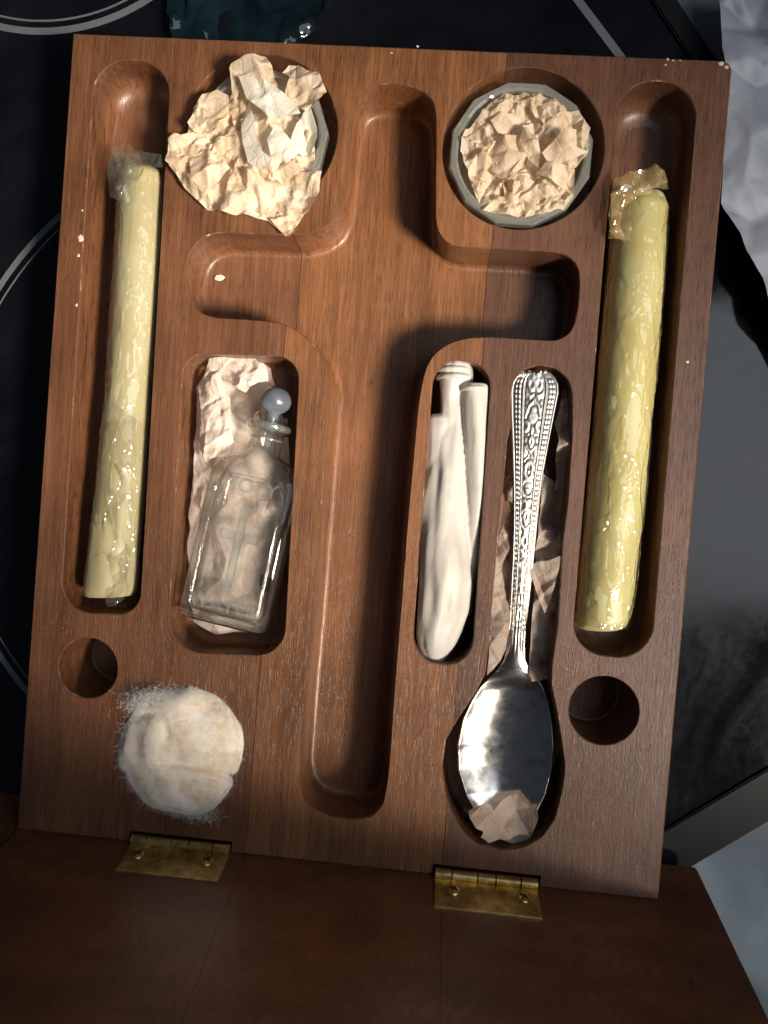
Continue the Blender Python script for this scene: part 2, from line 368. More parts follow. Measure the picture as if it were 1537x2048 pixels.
# (contour, depth, fillet radius)
REC = [(contour(cross, .1, 3), 2.0, .24), (contour(spoon_o, .1, 2), 1.7, .22), (slotL, 1.75, .75), (slotR, 1.75, .75),
       (bot_o, 1.9, .3), (nap_o, 1.5, .35), (circ(521, 264, 158), 2.1, .12), (circ(1046, 297, 160), 2.1, .12),
       (circ(176, 1336, 64), 2.7, .1), (circ(1208, 1421, 70), 2.8, .1), (circ(357, 1506, 128), 1.4, .2)]
Y0 = -15.0; YB = -14.35
def build_tray():
    V = []; F = []; MI = []
    def add(v, f, mi=0):
        b = len(V); V.extend(v); F.extend([[b + i for i in t] for t in f]); MI.extend([mi] * len(f))
    # small notches at the board's edge for the two hinge barrels are part of the rim
    e = .05
    def notch(x0, x1): return [Vector((x0, Y0 + e)), Vector((x0, Y0 + .42)), Vector((x1, Y0 + .42)), Vector((x1, Y0 + e))]
    h1 = (W(262, 1672).x - .05, W(462, 1692).x + .05); h2 = (W(869, 1742).x - .05, W(1079, 1762).x + .05)
    rim = [Vector((-12 + e, Y0 + e))] + notch(*h1) + notch(*h2) + [Vector((12 - e, Y0 + e))]
    c = Vector((12 - .35, 15 - .35))
    rim += [c + Vector((math.cos(a), math.sin(a))) * (.35 - e) for a in [math.pi / 2 * i / 5 for i in range(6)]] + [Vector((-12 + e, 15 - e))]
    rim = resample_keep(rim, .4)
    grid = [Vector((x * .83 - 11.5, y * .8 - 14.1)) for x in range(28) for y in range(37)]
    def okk(p): return inside(p, rim) and all(not inside(p, r[0]) for r in REC)
    v, f = cdt([rim] + [r[0] for r in REC], [p for p in grid if okk(p)], okk)
    add([(q.x, q.y, 0) for q in v], f)
    # outer chamfer and sides
    n = len(rim); out = []
    for p in rim:
        q = p.copy()
        if p.x < -12 + e + .01: q.x = -12
        if p.x > 12 - .36 and p.y > 15 - .36: q = c + (p - c).normalized() * .35
        elif p.x > 12 - e - .01: q.x = 12
        if p.y > 15 - e - .01 and p.x < 12 - .36: q.y = 15
        if p.y < Y0 + e + .01: q.y = Y0
        out.append(q)
    rings = [[(p.x, p.y, 0) for p in rim], [(p.x, p.y, -e) for p in out],
             [(p.x, max(p.y, Y0 + .35), -1.2) for p in out], [(p.x, max(p.y, YB), ZT) for p in out]]
    b = [q for r in rings for q in r]
    for k in range(3):
        fs = [[k * n + i, (k + 1) * n + i, (k + 1) * n + (i + 1) % n, k * n + (i + 1) % n] for i in range(n)]
        add(b, fs, 1 if k == 0 else 0)
    add([(p[0], p[1], p[2]) for p in rings[3]], [list(range(n))[::-1]])
    for cont, D, r in REC:
        n = len(cont); prof = [(0, 0), (.035, -.05)]
        prof += [(.05, -(D - r))] + [(.05 + r * (1 - math.cos(a)), -(D - r) - r * math.sin(a)) for a in [math.pi / 2 * i / 6 for i in range(1, 7)]]
        rg = [[(p.x, p.y, z) for p in (offset_in(cont, o_) if o_ else cont)] for o_, z in prof]
        b = [q for k in rg for q in k]
        for k in range(len(rg) - 1):
            fs = [[k * n + i, k * n + (i + 1) % n, (k + 1) * n + (i + 1) % n, (k + 1) * n + i] for i in range(n)]
            add(b, fs, 1 if k == 0 else 0)
        fl = [Vector((q[0], q[1])) for q in rg[-1]]
        v, f = cdt([fl], [], lambda p: inside(p, fl))
        add([(q.x, q.y, -D) for q in v], f)
    return V, F, MI
def resample_keep(p, d):
    out = []
    for i in range(len(p)):
        a, b = p[i], p[(i + 1) % len(p)]; k = max(1, int((b - a).length / d))
        out += [a.lerp(b, q / k) for q in range(k)]
    return out
V, F, MI = build_tray()
sA = (W(614, 100).x, W(493, 1690).x); sB = (W(1014, 118).x, W(888, 1690).x)
def plank(lo, hi, mat, dz):
    bm = bmesh.new(); vs = [bm.verts.new(v) for v in V]
    for f, mi in zip(F, MI):
        try: bm.faces.new([vs[i] for i in f]).material_index = mi
        except ValueError: pass
    bmesh.ops.remove_doubles(bm, verts=bm.verts, dist=1e-4)
    for s, sgn in ((lo, 1), (hi, -1)):
        if s is None: continue
        a = Vector((s[0] + .008 * sgn, W(614, 100).y, 0)); b = Vector((s[1] + .008 * sgn, W(493, 1690).y, 0))
        d = b - a; nn = Vector((-d.y, d.x, 0)).normalized()      # +x side
        if nn.x < 0: nn = -nn
        bmesh.ops.bisect_plane(bm, geom=bm.verts[:] + bm.edges[:] + bm.faces[:], plane_co=a, plane_no=nn * sgn, clear_inner=True)
    bmesh.ops.delete(bm, geom=[v for v in bm.verts if not v.link_faces], context='VERTS')
    bmesh.ops.recalc_face_normals(bm, faces=bm.faces)
    top = max(bm.faces, key=lambda f: f.calc_area() if abs(f.normal.z) > .99 and f.calc_center_median().z > -.01 else 0)
    if top.normal.z < 0: bmesh.ops.reverse_faces(bm, faces=bm.faces)
    bad = [f for f in bm.faces if f.normal.z < -.9 and f.calc_center_median().z > -2.9]
    if bad: bmesh.ops.reverse_faces(bm, faces=bad)
    for v in bm.verts: v.co.z += dz
    o = mkbm('plank', bm, [mat, M['worn']], case, smooth=True, angle=28)
    for p in o.data.polygons:
        if abs(p.normal.z) > .995: p.use_smooth = False
    return o
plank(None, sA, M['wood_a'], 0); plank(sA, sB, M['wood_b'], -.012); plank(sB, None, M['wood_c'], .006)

# lid: stands up behind the hinges, leaning back a little
TH = math.radians(78); LD = Vector((0, -math.cos(TH), math.sin(TH))); LN = Vector((0, math.sin(TH), math.cos(TH))); LO = Vector((0, -15.03, 0))
def L(x, s, n=0): return LO + Vector((x, 0, 0)) + LD * s + LN * n
def lid_point(pxx, pyy):
    d = RC.transposed() @ Vector(((pxx - 768.5) / 1500, (pyy - 1024) / 1500, 1)); t = (LO - CAM).dot(LN) / d.dot(LN)
    p = CAM + d * t; return p.x, (p - LO).dot(LD)
def lid_box(name, x0, x1, s0, s1, n0, n1, mat, parent, bev=.05, seg=2):
    bm = bmesh.new(); vs = [bm.verts.new(L(x, s, n)) for x in (x0, x1) for s in (s0, s1) for n in (n0, n1)]
    for f in ((0, 1, 3, 2), (4, 6, 7, 5), (0, 4, 5, 1), (2, 3, 7, 6), (0, 2, 6, 4), (1, 5, 7, 3)): bm.faces.new([vs[i] for i in f])
    bmesh.ops.recalc_face_normals(bm, faces=bm.faces)
    bmesh.ops.bevel(bm, geom=bm.edges[:], offset=bev, segments=seg, affect='EDGES')
    return mkbm(name, bm, mat, parent, smooth=True, angle=35)
lid = lid_box('lid', -14.1, 14.1, -2.3, 28.5, -1.5, -.1, M['lid'], case, .08)
bxa = sA[1]; bxb = sB[1]
for x0, x1 in ((-12.0, bxa - .003), (bxa + .003, bxb - .003), (bxb + .003, 12.0)):
    lid_box('lid_panel', x0, x1, -.1, 26.4, -.14, 0, M['lid'], lid, .012)
# hinges
def hinge(cuts, y0, y1, screws):
    a = W(cuts[0], y0, .12); b = W(cuts[-1], y1, .12)
    yc = -14.86; zc = .10; r = .205
    x0, x1 = a.x, b.x
    h = bpy.data.objects.new('hinge', None); h.empty_display_size = .01; place(h, (x0, yc, zc), case)
    t = [(c - cuts[0]) / (cuts[-1] - cuts[0]) for c in cuts]
    for i in range(len(t) - 1):
        xa = x0 + (x1 - x0) * t[i] + .012; xb = x0 + (x1 - x0) * t[i + 1] - .012
        vs = []; fs = []; k = 20
        rr = r * (1 - .03 * (i % 2))
        for x, q in ((xa, rr - .03), (xa + .02, rr), (xb - .02, rr), (xb, rr - .03)):
            vs += [(x, yc + q * math.cos(2 * math.pi * j / k), zc + q * math.sin(2 * math.pi * j / k)) for j in range(k)]
        for g in range(3): fs += [[g * k + j, g * k + (j + 1) % k, (g + 1) * k + (j + 1) % k, (g + 1) * k + j] for j in range(k)]
        fs += [list(range(k))[::-1], [3 * k + j for j in range(k)]]
        mk('knuckle', vs, fs, M['brass'], h, smooth=True, angle=35)
    # pin
    lid_box('leaf', x0 + .02, x1 - .02, .16, 1.60, -.02, .075, M['brass'], h, .015, 1)
    for sx, sy in screws:
        x, s = lid_point(sx, sy); bm = bmesh.new(); k = 20; prev = None
        prof = [(.24, .078), (.235, .10), (.17, .15), (.08, .172)]
        rows = [[bm.verts.new(L(x + r_ * math.cos(2 * math.pi * j / k), s + r_ * math.sin(2 * math.pi * j / k), n)) for j in range(k)] for r_, n in prof]
        for A, B in zip(rows, rows[1:]):
            for j in range(k): bm.faces.new([A[j], A[(j + 1) % k], B[(j + 1) % k], B[j]])
        bm.faces.new(rows[-1])
        scw = mkbm('screw', bm, M['brass'], h, smooth=True, angle=50)
        for rot in (0, math.pi / 2):
            bm = bmesh.new(); ca, sa = math.cos(.5 + rot) , math.sin(.5 + rot)
            vs = []
            for u, v_ in ((-.15, -.022), (.15, -.022), (.15, .022), (-.15, .022)):
                for n in (.15, .176): vs.append(bm.verts.new(L(x + u * ca - v_ * sa, s + u * sa + v_ * ca, n)))
            for f in ((1, 3, 5, 7), (0, 2, 3, 1), (2, 4, 5, 3), (4, 6, 7, 5), (6, 0, 1, 7)): bm.faces.new([vs[i] for i in f])
            mkbm('screw_slot', bm, M['trim'], scw) if rot == 0 else mkbm('screw_slot', bm, M['trim'], scw)
hinge([263, 295.6, 345.7, 380.3, 427.7, 461.4], 1670, 1690, [(275, 1713), (413, 1727)])
hinge([870, 905, 956.6, 992.8, 1042.5, 1077.7], 1739, 1761, [(907, 1785), (1047, 1800)])

# ------------------------------------------------------------------ crumpled sheets
def crumple(poly, base, spacing, amp, levels=3, seed=0, lat=.45, fall=.24, edge_amp=.5, out=None, cre=1.7):
    rnd = random.Random(seed)
    P = resample_keep(poly, spacing * .7)
    P = [p + Vector((rnd.uniform(-1, 1), rnd.uniform(-1, 1))) * spacing * .10 for p in P]
    xs = [p.x for p in P]; ys = [p.y for p in P]; pts = []
    tries = int((max(xs) - min(xs)) * (max(ys) - min(ys)) / spacing ** 2 * 14)
    for _ in range(tries):
        q = Vector((rnd.uniform(min(xs), max(xs)), rnd.uniform(min(ys), max(ys))))
        if inside(q, P) and all((q - r).length_squared > (spacing * .72) ** 2 for r in pts) and all((q - r).length_squared > (spacing * .45) ** 2 for r in P): pts.append(q)
    v, f = cdt([P], pts, lambda c: inside(c, P))
    bm = bmesh.new(); nP = len(P); vs = []
    for i, q in enumerate(v):
        ea = edge_amp if i < nP else 1.0
        zz = base(q.x, q.y) + rnd.choice((-1, 1)) * rnd.uniform(.35, 1) * amp * ea
        vs.append(bm.verts.new((q.x + rnd.uniform(-1, 1) * amp * lat * ea, q.y + rnd.uniform(-1, 1) * amp * lat * ea, zz)))
    for t in f: bm.faces.new([vs[i] for i in t])
    a = amp * fall
    for _ in range(levels):
        old = set(bm.verts)
        bmesh.ops.subdivide_edges(bm, edges=bm.edges[:], cuts=1, use_grid_fill=True)
        bm.normal_update()
        for q in bm.verts:
            if q not in old: q.co += q.normal * rnd.uniform(-1, 1) * a * .7 + Vector((rnd.uniform(-1, 1), rnd.uniform(-1, 1), 0)) * a * .2
        a *= fall
    # straight hinge folds of limited length, ridges and valleys
    ks = []; ar = abs(area(P)); nf = max(8, int(ar / spacing ** 2 * 2.0))
    for k in range(nf):
        c_ = pts[rnd.randrange(len(pts))] if pts else P[0]; a_ = rnd.uniform(0, math.pi); w_ = spacing * rnd.choice((.22, .3, .45, .9)) * rnd.uniform(.8, 1.1)
        ks.append((c_.x, c_.y, math.cos(a_), math.sin(a_), w_, spacing * rnd.uniform(1.2, 3.2), rnd.choice((-1, 1)) * rnd.uniform(.35, 1.0)))
    for q in bm.verts:
        t_ = 0
        for cx_, cy_, dx, dy, w_, ln_, sg in ks:
            X_ = q.co.x - cx_; Y_ = q.co.y - cy_; al = abs(X_ * dx + Y_ * dy)
            if al > ln_: continue
            d_ = abs(X_ * dy - Y_ * dx)
            if d_ < w_: t_ += sg * (w_ - d_) * min(1, (ln_ - al) / (ln_ * .35))
        q.co.z += t_ * cre * .33
    bmesh.ops.triangulate(bm, faces=bm.faces)
    bmesh.ops.recalc_face_normals(bm, faces=bm.faces)
    bm.normal_update()
    if sum(x.normal.z for x in bm.faces) < 0: bmesh.ops.reverse_faces(bm, faces=bm.faces)
    if out is None: return bm
    me = bpy.data.meshes.new('t'); bm.to_mesh(me); bm.free(); out.from_mesh(me); bpy.data.meshes.remove(me)
def ZP(z, ox, oy, s): return lambda l: [W2(ox + a / s, oy + b / s, z) for a, b in l]
z1 = ZP(.3, 300, 80, 3.66)
c1 = W2(521, 270); c2 = W2(1042, 306)
# ---- jars
def jar(cpx, cpy, R_, rim_z, rot, label, sides=12):
    c = W(cpx, cpy, rim_z); bz = -2.08
    t = thing('glass_jar', (c.x, c.y, bz))
    tag(t, label, 'jar', 'glass jars in the round recesses')
    bm = bmesh.new(); k = sides * 4
    def ring(r, z, facet, tw=0):
        o = []
        for i in range(k):
            a = 2 * math.pi * i / k; seg = 2 * math.pi / sides; q = ((a + tw) % seg) - seg / 2
            rf = math.cos(seg / 2) / math.cos(q)
            rr = r * (1 + (rf - 1) * facet) ; o.append(bm.verts.new((c.x + rr * math.cos(a + rot), c.y + rr * math.sin(a + rot), z)))
        return o
    H = rim_z - bz
    rows = [ring(R_ * .80, bz, 1), ring(R_ * .86, bz + .06, 1), ring(R_ * .93, bz + H * .5, 1), ring(R_, bz + H * .82, 1, .0),
            ring(R_ * 1.0, rim_z - .08, 1), ring(R_ * .975, rim_z, .8), ring(R_ * .90, rim_z, .25), ring(R_ * .86, rim_z - .05, 0),
            ring(R_ * .84, bz + H * .5, 0), ring(R_ * .76, bz + .5, 0), ring(R_ * .66, bz + .32, 0)]
    for A, B in zip(rows, rows[1:]):
        for i in range(k): bm.faces.new([A[i], A[(i + 1) % k], B[(i + 1) % k], B[i]])
    bm.faces.new(rows[0][::-1]); bm.faces.new(rows[-1])
    bmesh.ops.recalc_face_normals(bm, faces=bm.faces)
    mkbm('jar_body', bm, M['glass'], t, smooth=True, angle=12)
    return t
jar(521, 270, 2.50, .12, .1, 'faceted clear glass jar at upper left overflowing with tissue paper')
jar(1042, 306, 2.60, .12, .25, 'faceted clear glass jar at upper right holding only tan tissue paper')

# ---- tissue in the left jar
def dist(x, y, c): return math.hypot(x - c.x, y - c.y)
wad = bmesh.new()
def mound(c, r, h, z0):
    return lambda x, y: z0 + h * max(0, 1 - (dist(x, y, c) / r) ** 2)
A = z1([(300, 600), (290, 690), (250, 700), (205, 705), (160, 740), (140, 920), (200, 985), (260, 1100), (420, 1230), (640, 1300), (860, 1325), (930, 1385), (1010, 1430), (1080, 1350), (1170, 1230), (1240, 1120), (1265, 980), (1150, 985), (1000, 1000), (900, 980), (780, 940), (660, 880), (560, 800), (450, 740), (380, 640)])
crumple(A, lambda x, y: .35 + .15 * math.sin(x * 2.1) - .5 * max(0, 1.9 - dist(x, y, c1)), 0.53, 0.113, 3, 3, out=wad)
B = z1([(300, 650), (330, 520), (400, 440), (520, 395), (600, 430), (625, 350), (610, 300), (640, 265), (760, 240), (880, 215), (940, 300), (960, 380), (1000, 480), (1100, 560), (1180, 700), (1200, 850), (1120, 980), (920, 1030), (700, 980), (560, 900), (450, 850), (360, 760)])
crumple(B, mound(c1, 2.6, .35, .05), 0.45, 0.199, 3, 11, out=wad)
C_ = z1([(985, 280), (1025, 220), (1100, 240), (1240, 300), (1320, 440), (1280, 490), (1190, 590), (1080, 540), (1000, 440), (1040, 320)])
crumple(C_, lambda x, y: .62 + .12 * (x - c1.x - 1), 0.53, 0.132, 3, 5, out=wad)
B2 = z1([(610, 300), (640, 265), (760, 240), (880, 215), (940, 300), (960, 380), (900, 420), (780, 400), (700, 420), (650, 520), (620, 430)])
crumple(B2, lambda x, y: .75 + .1 * (y - c1.y), 0.62, 0.093, 3, 6, out=wad)
B3 = z1([(310, 640), (340, 520), (400, 440), (520, 395), (600, 430), (610, 560), (560, 640), (480, 700), (400, 740), (340, 700)])
crumple(B3, lambda x, y: .62, 0.50, 0.113, 3, 7, out=wad)
for i, (l, z0, gx, gy) in enumerate([
        ([(160, 740), (250, 705), (300, 700), (340, 680), (380, 800), (340, 880), (260, 930), (190, 960), (140, 900)], .62, -.1, .15),
        ([(300, 880), (420, 830), (540, 900), (600, 960), (520, 1060), (420, 1165), (320, 1060)], .62, .1, -.1),
        ([(600, 960), (760, 960), (860, 1060), (900, 1140), (860, 1300), (700, 1240), (560, 1120)], .60, 0, -.08),
        ([(430, 830), (520, 740), (640, 720), (690, 800), (680, 900), (560, 880)], .66, .2, 0),
        ([(920, 930), (1080, 920), (1150, 980), (1040, 1010), (960, 1040), (910, 1020)], .72, 0, .3),
        ([(600, 540), (700, 520), (720, 640), (700, 700), (620, 640)], .72, .3, 0),
        ([(870, 1300), (960, 1260), (1080, 1300), (1050, 1400), (1005, 1440), (940, 1390)], .45, .1, .1)]):
    pp = z1(l); qc = sum(pp, Vector((0, 0))) / len(pp)
    crumple(pp, lambda x, y, qc=qc, z0=z0, gx=gx, gy=gy: z0 - .08 + gx * (x - qc.x) + gy * (y - qc.y), .6, .09, 3, 400 + i, out=wad)
o = mkbm('tissue_paper', wad, M['paper'], None, smooth=True, angle=24, origin=(c1.x, c1.y, 0))
tag(o, 'crumpled tan tissue paper spilling over the rim of the left jar', 'tissue paper', 'tissue paper packing')
wad = bmesh.new()
D1 = z1([(710, 380), (840, 395), (980, 460), (1085, 540), (1130, 600), (1060, 640), (920, 665), (850, 600), (770, 510)])
crumple(D1, lambda x, y: 1.05 - .10 * (x - c1.x), 1.00, 0.080, 3, 21, edge_amp=.5, out=wad)
D2 = z1([(715, 400), (770, 520), (810, 640), (815, 800), (850, 880), (910, 930), (905, 1030), (830, 1030), (740, 930), (690, 800), (700, 600)])
crumple(D2, lambda x, y: .85 + .25 * (x - c1.x + 0.3), 1.00, 0.080, 3, 22, out=wad)
D3 = z1([(1180, 560), (1150, 545), (1090, 640), (1050, 760), (960, 680), (890, 780), (930, 900), (1040, 930), (1100, 860), (1180, 870), (1235, 760), (1230, 680)])
crumple(D3, lambda x, y: .90 - .12 * (y - c1.y), 0.69, 0.106, 3, 23, out=wad)
o = mkbm('tissue_paper', wad, M['paper_w'], None, smooth=True, angle=24, origin=(c1.x, c1.y, .6))
tag(o, 'piece of whiter crisply folded tissue on top of the left jar', 'tissue paper', 'tissue paper packing')
# ---- tissue in the right jar
z2 = ZP(.2, 860, 100, 4.045); wad = bmesh.new()
E1 = z2([(270, 700), (300, 620), (400, 540), (470, 450), (600, 370), (750, 350), (900, 365), (1020, 430), (1110, 490), (1210, 510), (1290, 620), (1310, 750), (1270, 860), (1170, 950), (1160, 1080), (1180, 1160), (1090, 1280), (900, 1330), (700, 1340), (600, 1330), (440, 1290), (360, 1170), (310, 1030), (290, 920), (255, 800)])
crumple(E1, lambda x, y: -.10 + .28 * min(1, dist(x, y, c2) / 1.6), 0.34, 0.179, 3, 31, out=wad)
for i, (l, z0, gx, gy, sp) in enumerate([
        ([(490, 600), (600, 530), (700, 560), (840, 610), (760, 640), (700, 715), (560, 670)], .62, .15, .1, .7),
        ([(370, 760), (700, 715), (730, 720), (690, 800), (740, 900), (600, 1060), (470, 950), (440, 850)], .55, .1, -.1, .7),
        ([(740, 640), (840, 620), (830, 740), (860, 860), (860, 990), (800, 940), (740, 780)], .78, .45, 0, .9),
        ([(910, 870), (1060, 720), (1160, 700), (1180, 830), (1270, 860), (1150, 920), (940, 940)], .60, -.1, .25, .6),
        ([(590, 1070), (680, 1010), (850, 1080), (780, 1140), (600, 1240), (600, 1130)], .58, .05, .2, .6),
        ([(640, 1320), (640, 1240), (860, 1120), (900, 1300), (800, 1330)], .45, 0, .15, .6),
        ([(800, 500), (830, 380), (930, 390), (1060, 520), (1000, 590), (920, 620), (840, 560)], .52, 0, -.1, .55),
        ([(860, 1010), (930, 940), (1040, 930), (1170, 950), (1100, 1100), (1150, 1200), (1000, 1100)], .50, .1, .1, .5)]):
    pp = z2(l); cc = sum(pp, Vector((0, 0))) / len(pp)
    crumple(pp, lambda x, y, cc=cc, z0=z0, gx=gx, gy=gy: z0 - .12 + gx * (x - cc.x) + gy * (y - cc.y), sp, .08, 3, 40 + i, out=wad)
o = mkbm('tissue_paper', wad, M['paper'], None, smooth=True, angle=24, origin=(c2.x, c2.y, 0))
tag(o, 'crumpled tan tissue paper packed inside the rim of the right jar', 'tissue paper', 'tissue paper packing')

# ------------------------------------------------------------------ candles
def tube(name, tab, z_of, mat, parent, nu=48, dv=.12, disp=None, squash=1.0, caps=True, rad_add=0, a0=0, a1=2 * math.pi, smooth=True, angle=None):
    """tab rows: (py, left px, right px); lofts a round body along the photo's vertical on the board"""
    y0, y1 = tab[0][0], tab[-1][0]
    n = max(4, int((y1 - y0) / 54.8 / dv)); vs = []; fs = []; full = abs(a1 - a0 - 2 * math.pi) < 1e-6
    for i in range(n + 1):
        py = y0 + (y1 - y0) * i / n; l, r = interp(tab, py); zc = z_of(py)
        A = W(l, py, zc); B = W(r, py, zc); c = (A + B) / 2; R_ = (B - A).length / 2 + rad_add; ax = (B - A).normalized()
        for j in range(nu if full else nu + 1):
            a = a0 + (a1 - a0) * j / nu
            rr = R_ + (disp(i * dv, a, R_) if disp else 0)
            vs.append(c + ax * rr * math.cos(a) + Vector((0, 0, 1)) * rr * squash * math.sin(a))
    m_ = nu if full else nu + 1
    for i in range(n):
        for j in range(nu): fs.append([i * m_ + j, (i + 1) * m_ + j, (i + 1) * m_ + (j + 1) % m_, i * m_ + (j + 1) % m_])
    if caps and full:
        for base, sgn in ((0, 1), (n * m_, -1)):
            f = [base + j for j in range(m_)]; fs.append(f if sgn > 0 else f[::-1])
    return mk(name, vs, fs, mat, parent, smooth=smooth, angle=angle)
def crease(seed, amt, sc1=1.0):
    def f(s, a, R_):
        x = math.cos(a) * 1.1; y = math.sin(a) * 1.1
        v = Vector((x * 1.2, y * 1.2, s * .75)) * sc1 + Vector((seed, 0, 0))
        v.z *= .6; v += Vector((0, 0, 1)) * .5 * noise.noise(v * 1.7)
        d, _ = noise.voronoi(v); r = (d[1] - d[0]); r = min(1, r * 5)
        w_ = v * 2.1; w_.z *= 1.6; d2, _ = noise.voronoi(w_); q = min(1, (d2[1] - d2[0]) * 4)
        msk = sstep(-.1, .4, noise.noise(v * .8 + Vector((7, 0, 0))))
        t = noise.turbulence(v * .9, 2, False)
        return amt * ((1 - r) ** 2 * .9 + (1 - q) ** 2 * .5 * msk + t * .5)
    return f
def film_fan(parent, polys, mat, z0, seed, spacing=.35, amp=.14):
    bm = bmesh.new()
    for i, (l, dz, gx, gy) in enumerate(polys):
        p = [W2(a, b, z0) for a, b in l]; cc = sum(p, Vector((0, 0))) / len(p)
        crumple(p, lambda x, y, cc=cc, dz=dz, gx=gx, gy=gy: z0 + dz + gx * (x - cc.x) + gy * (y - cc.y), spacing * 1.3, amp, 2, seed + i, out=bm, cre=.7)
    return mkbm('wrapper_twist', bm, mat, parent, smooth=True, angle=30)
RL = .93
cl = thing('wax_candle', (W(250, 800).x, W(250, 800).y, -1.0))
tag(cl, 'slimmer pale candle wrapped in clear cellophane in the left slot', 'candle', 'cellophane wrapped candles')
tL = [(340, 256, 318), (352, 246, 327), (372, 242, 330), (500, 236, 325), (760, 217, 305), (1000, 192, 288), (1150, 174, 275), (1180, 171, 271), (1190, 176, 266)]
zL = lambda py: -.75
tube('candle_body', tL, zL, M['wax_l'], cl, disp=lambda s, a, R_: .03 * ns(math.cos(a), math.sin(a), s * .3, 1.0))
tube('cellophane_wrapper', [(335, 262, 312), (348, 248, 325), (380, 241, 330), (500, 235, 326), (760, 217, 305), (1000, 192, 288), (1140, 180, 275), (1190, 205, 265)], zL, M['film'], cl, nu=120, dv=.045,
     disp=crease(3, .045, 1.3), rad_add=.015, caps=False, angle=26)
film_fan(cl, [([(232, 305), (262, 300), (300, 318), (330, 320), (336, 345), (300, 352), (268, 372), (246, 410), (228, 395), (222, 350)], .35, .05, .1),
              ([(240, 318), (290, 322), (300, 345), (284, 400), (274, 425), (262, 420), (246, 370)], .62, .1, .1),
              ([(225, 330), (250, 310), (280, 330), (250, 405), (230, 380)], .15, .2, 0)], M['film'], .1, 60)
film_fan(cl, [([(212, 1080), (240, 1075), (268, 1110), (268, 1155), (258, 1188), (232, 1212), (208, 1212), (214, 1150)], -.1, .1, 0),
              ([(215, 1110), (262, 1120), (262, 1180), (215, 1208)], .1, .2, 0)], M['film'], .25, 70)
film_fan(cl, [([(206, 930), (228, 925), (256, 960), (272, 1010), (262, 1080), (238, 1100), (222, 1050), (208, 990)], .0, .1, 0),
              ([(212, 800), (250, 820), (290, 850), (280, 950), (240, 940), (214, 900)], .0, .0, 0)], M['film'], .38, 75, .45, .07)
cr = thing('wax_candle', (W(1245, 820).x, W(1245, 820).y, -1.0))
tag(cr, 'thicker yellow candle in yellowed cellophane in the right slot', 'candle', 'cellophane wrapped candles')
tR = [(388, 1246, 1316), (396, 1234, 1326), (420, 1226, 1334), (560, 1213, 1327), (800, 1192, 1306), (1000, 1172, 1288), (1150, 1156, 1272), (1235, 1149, 1258), (1252, 1153, 1250), (1256, 1160, 1240)]
zR = lambda py: -.80
tube('candle_body', tR, zR, M['wax_r'], cr, disp=lambda s, a, R_: .03 * ns(math.cos(a) + 5, math.sin(a), s * .3, 1.0))
tube('cellophane_wrapper', [(384, 1258, 1312), (396, 1238, 1324), (420, 1226, 1335), (560, 1212, 1328), (800, 1191, 1307), (1000, 1171, 1289), (1150, 1155, 1273), (1252, 1149, 1254)], zR, M['film_y'], cr, nu=120, dv=.045,
     disp=crease(9, .042, 1.15), rad_add=.015, caps=False, angle=26)
film_fan(cr, [([(1226, 368), (1250, 352), (1290, 350), (1306, 342), (1322, 365), (1336, 385), (1318, 388), (1290, 382), (1262, 398), (1246, 420), (1236, 450), (1256, 492), (1240, 480), (1218, 478), (1212, 430), (1222, 400)], .25, .0, .1),
              ([(1240, 365), (1300, 345), (1330, 375), (1280, 392), (1250, 420), (1228, 420)], .5, .0, .2),
              ([(1216, 400), (1240, 390), (1250, 430), (1256, 495), (1232, 485), (1214, 470)], .55, .1, 0)], M['film_t'], .1, 80)

# ------------------------------------------------------------------ napkin
nap = thing('linen_napkin', (W(890, 1050).x, W(890, 1050).y, -1.4))
tag(nap, 'rolled cream cloth in the narrow slot right of the cross', 'cloth')
def folds(seed, amt):
    def f(s, a, R_):
        v = Vector((math.cos(a) * 1.0 + seed, math.sin(a) * 1.0, s * .28)); 
        return amt * (noise.noise(v * 1.3) * 1.6 + noise.noise(v * 3.0) * .5) * min(1, R_)
    return f
tN = [(726, 880, 940), (733, 873, 945), (760, 874, 946), (800, 879, 930), (850, 880, 925), (880, 866, 926), (915, 857, 927), (950, 851, 928), (1000, 846, 931), (1080, 839, 938), (1160, 835, 947), (1220, 832, 940), (1262, 832, 926), (1290, 838, 912), (1310, 848, 898), (1324, 859, 884), (1330, 867, 877)]
parts = [tube('cloth_roll', tN, lambda py: -.62 + .1 * math.sin(py / 130), M['cloth'], nap, nu=64, dv=.07, disp=folds(2, .15), squash=.95),
    tube('t', [(768, 926, 972), (774, 920, 977), (800, 921, 977), (880, 930, 977), (1000, 934, 972), (1090, 930, 964), (1170, 920, 954), (1230, 915, 944)], lambda py: -.38 - .5 * sstep(980, 1220, py), M['cloth'], nap, nu=48, dv=.07, disp=folds(8, .10), squash=1.0),
    tube('t', [(828, 866, 890), (836, 858, 905), (850, 857, 910), (900, 853, 905), (980, 848, 895), (1060, 850, 880)], lambda py: -.55 - .3 * sstep(900, 1060, py), M['cloth'], nap, nu=40, dv=.07, disp=folds(5, .12), squash=1.0)]
bm = bmesh.new()
for q in parts: bm.from_mesh(q.data)
bm.to_mesh(parts[0].data); bm.free()
for q in parts[1:]: bpy.data.objects.remove(q)
md = parts[0].modifiers.new('blend', 'REMESH'); md.mode = 'VOXEL'; md.voxel_size = .05 * S; md.use_smooth_shade = True
md = parts[0].modifiers.new('soft', 'SMOOTH'); md.iterations = 7; md.factor = .5
# rolled layers seen at the end
for k, (y, l, r, z) in enumerate([(742, 871, 943, -.40), (756, 872, 944, -.36), (779, 917, 978, -.18)]):
    tube('cloth_layer', [(y - 5, l + 3, r - 3), (y, l, r), (y + 5, l + 2, r - 2)], lambda py, z=z: z - .2, M['cloth'], nap, nu=40, dv=.05, squash=1.0)

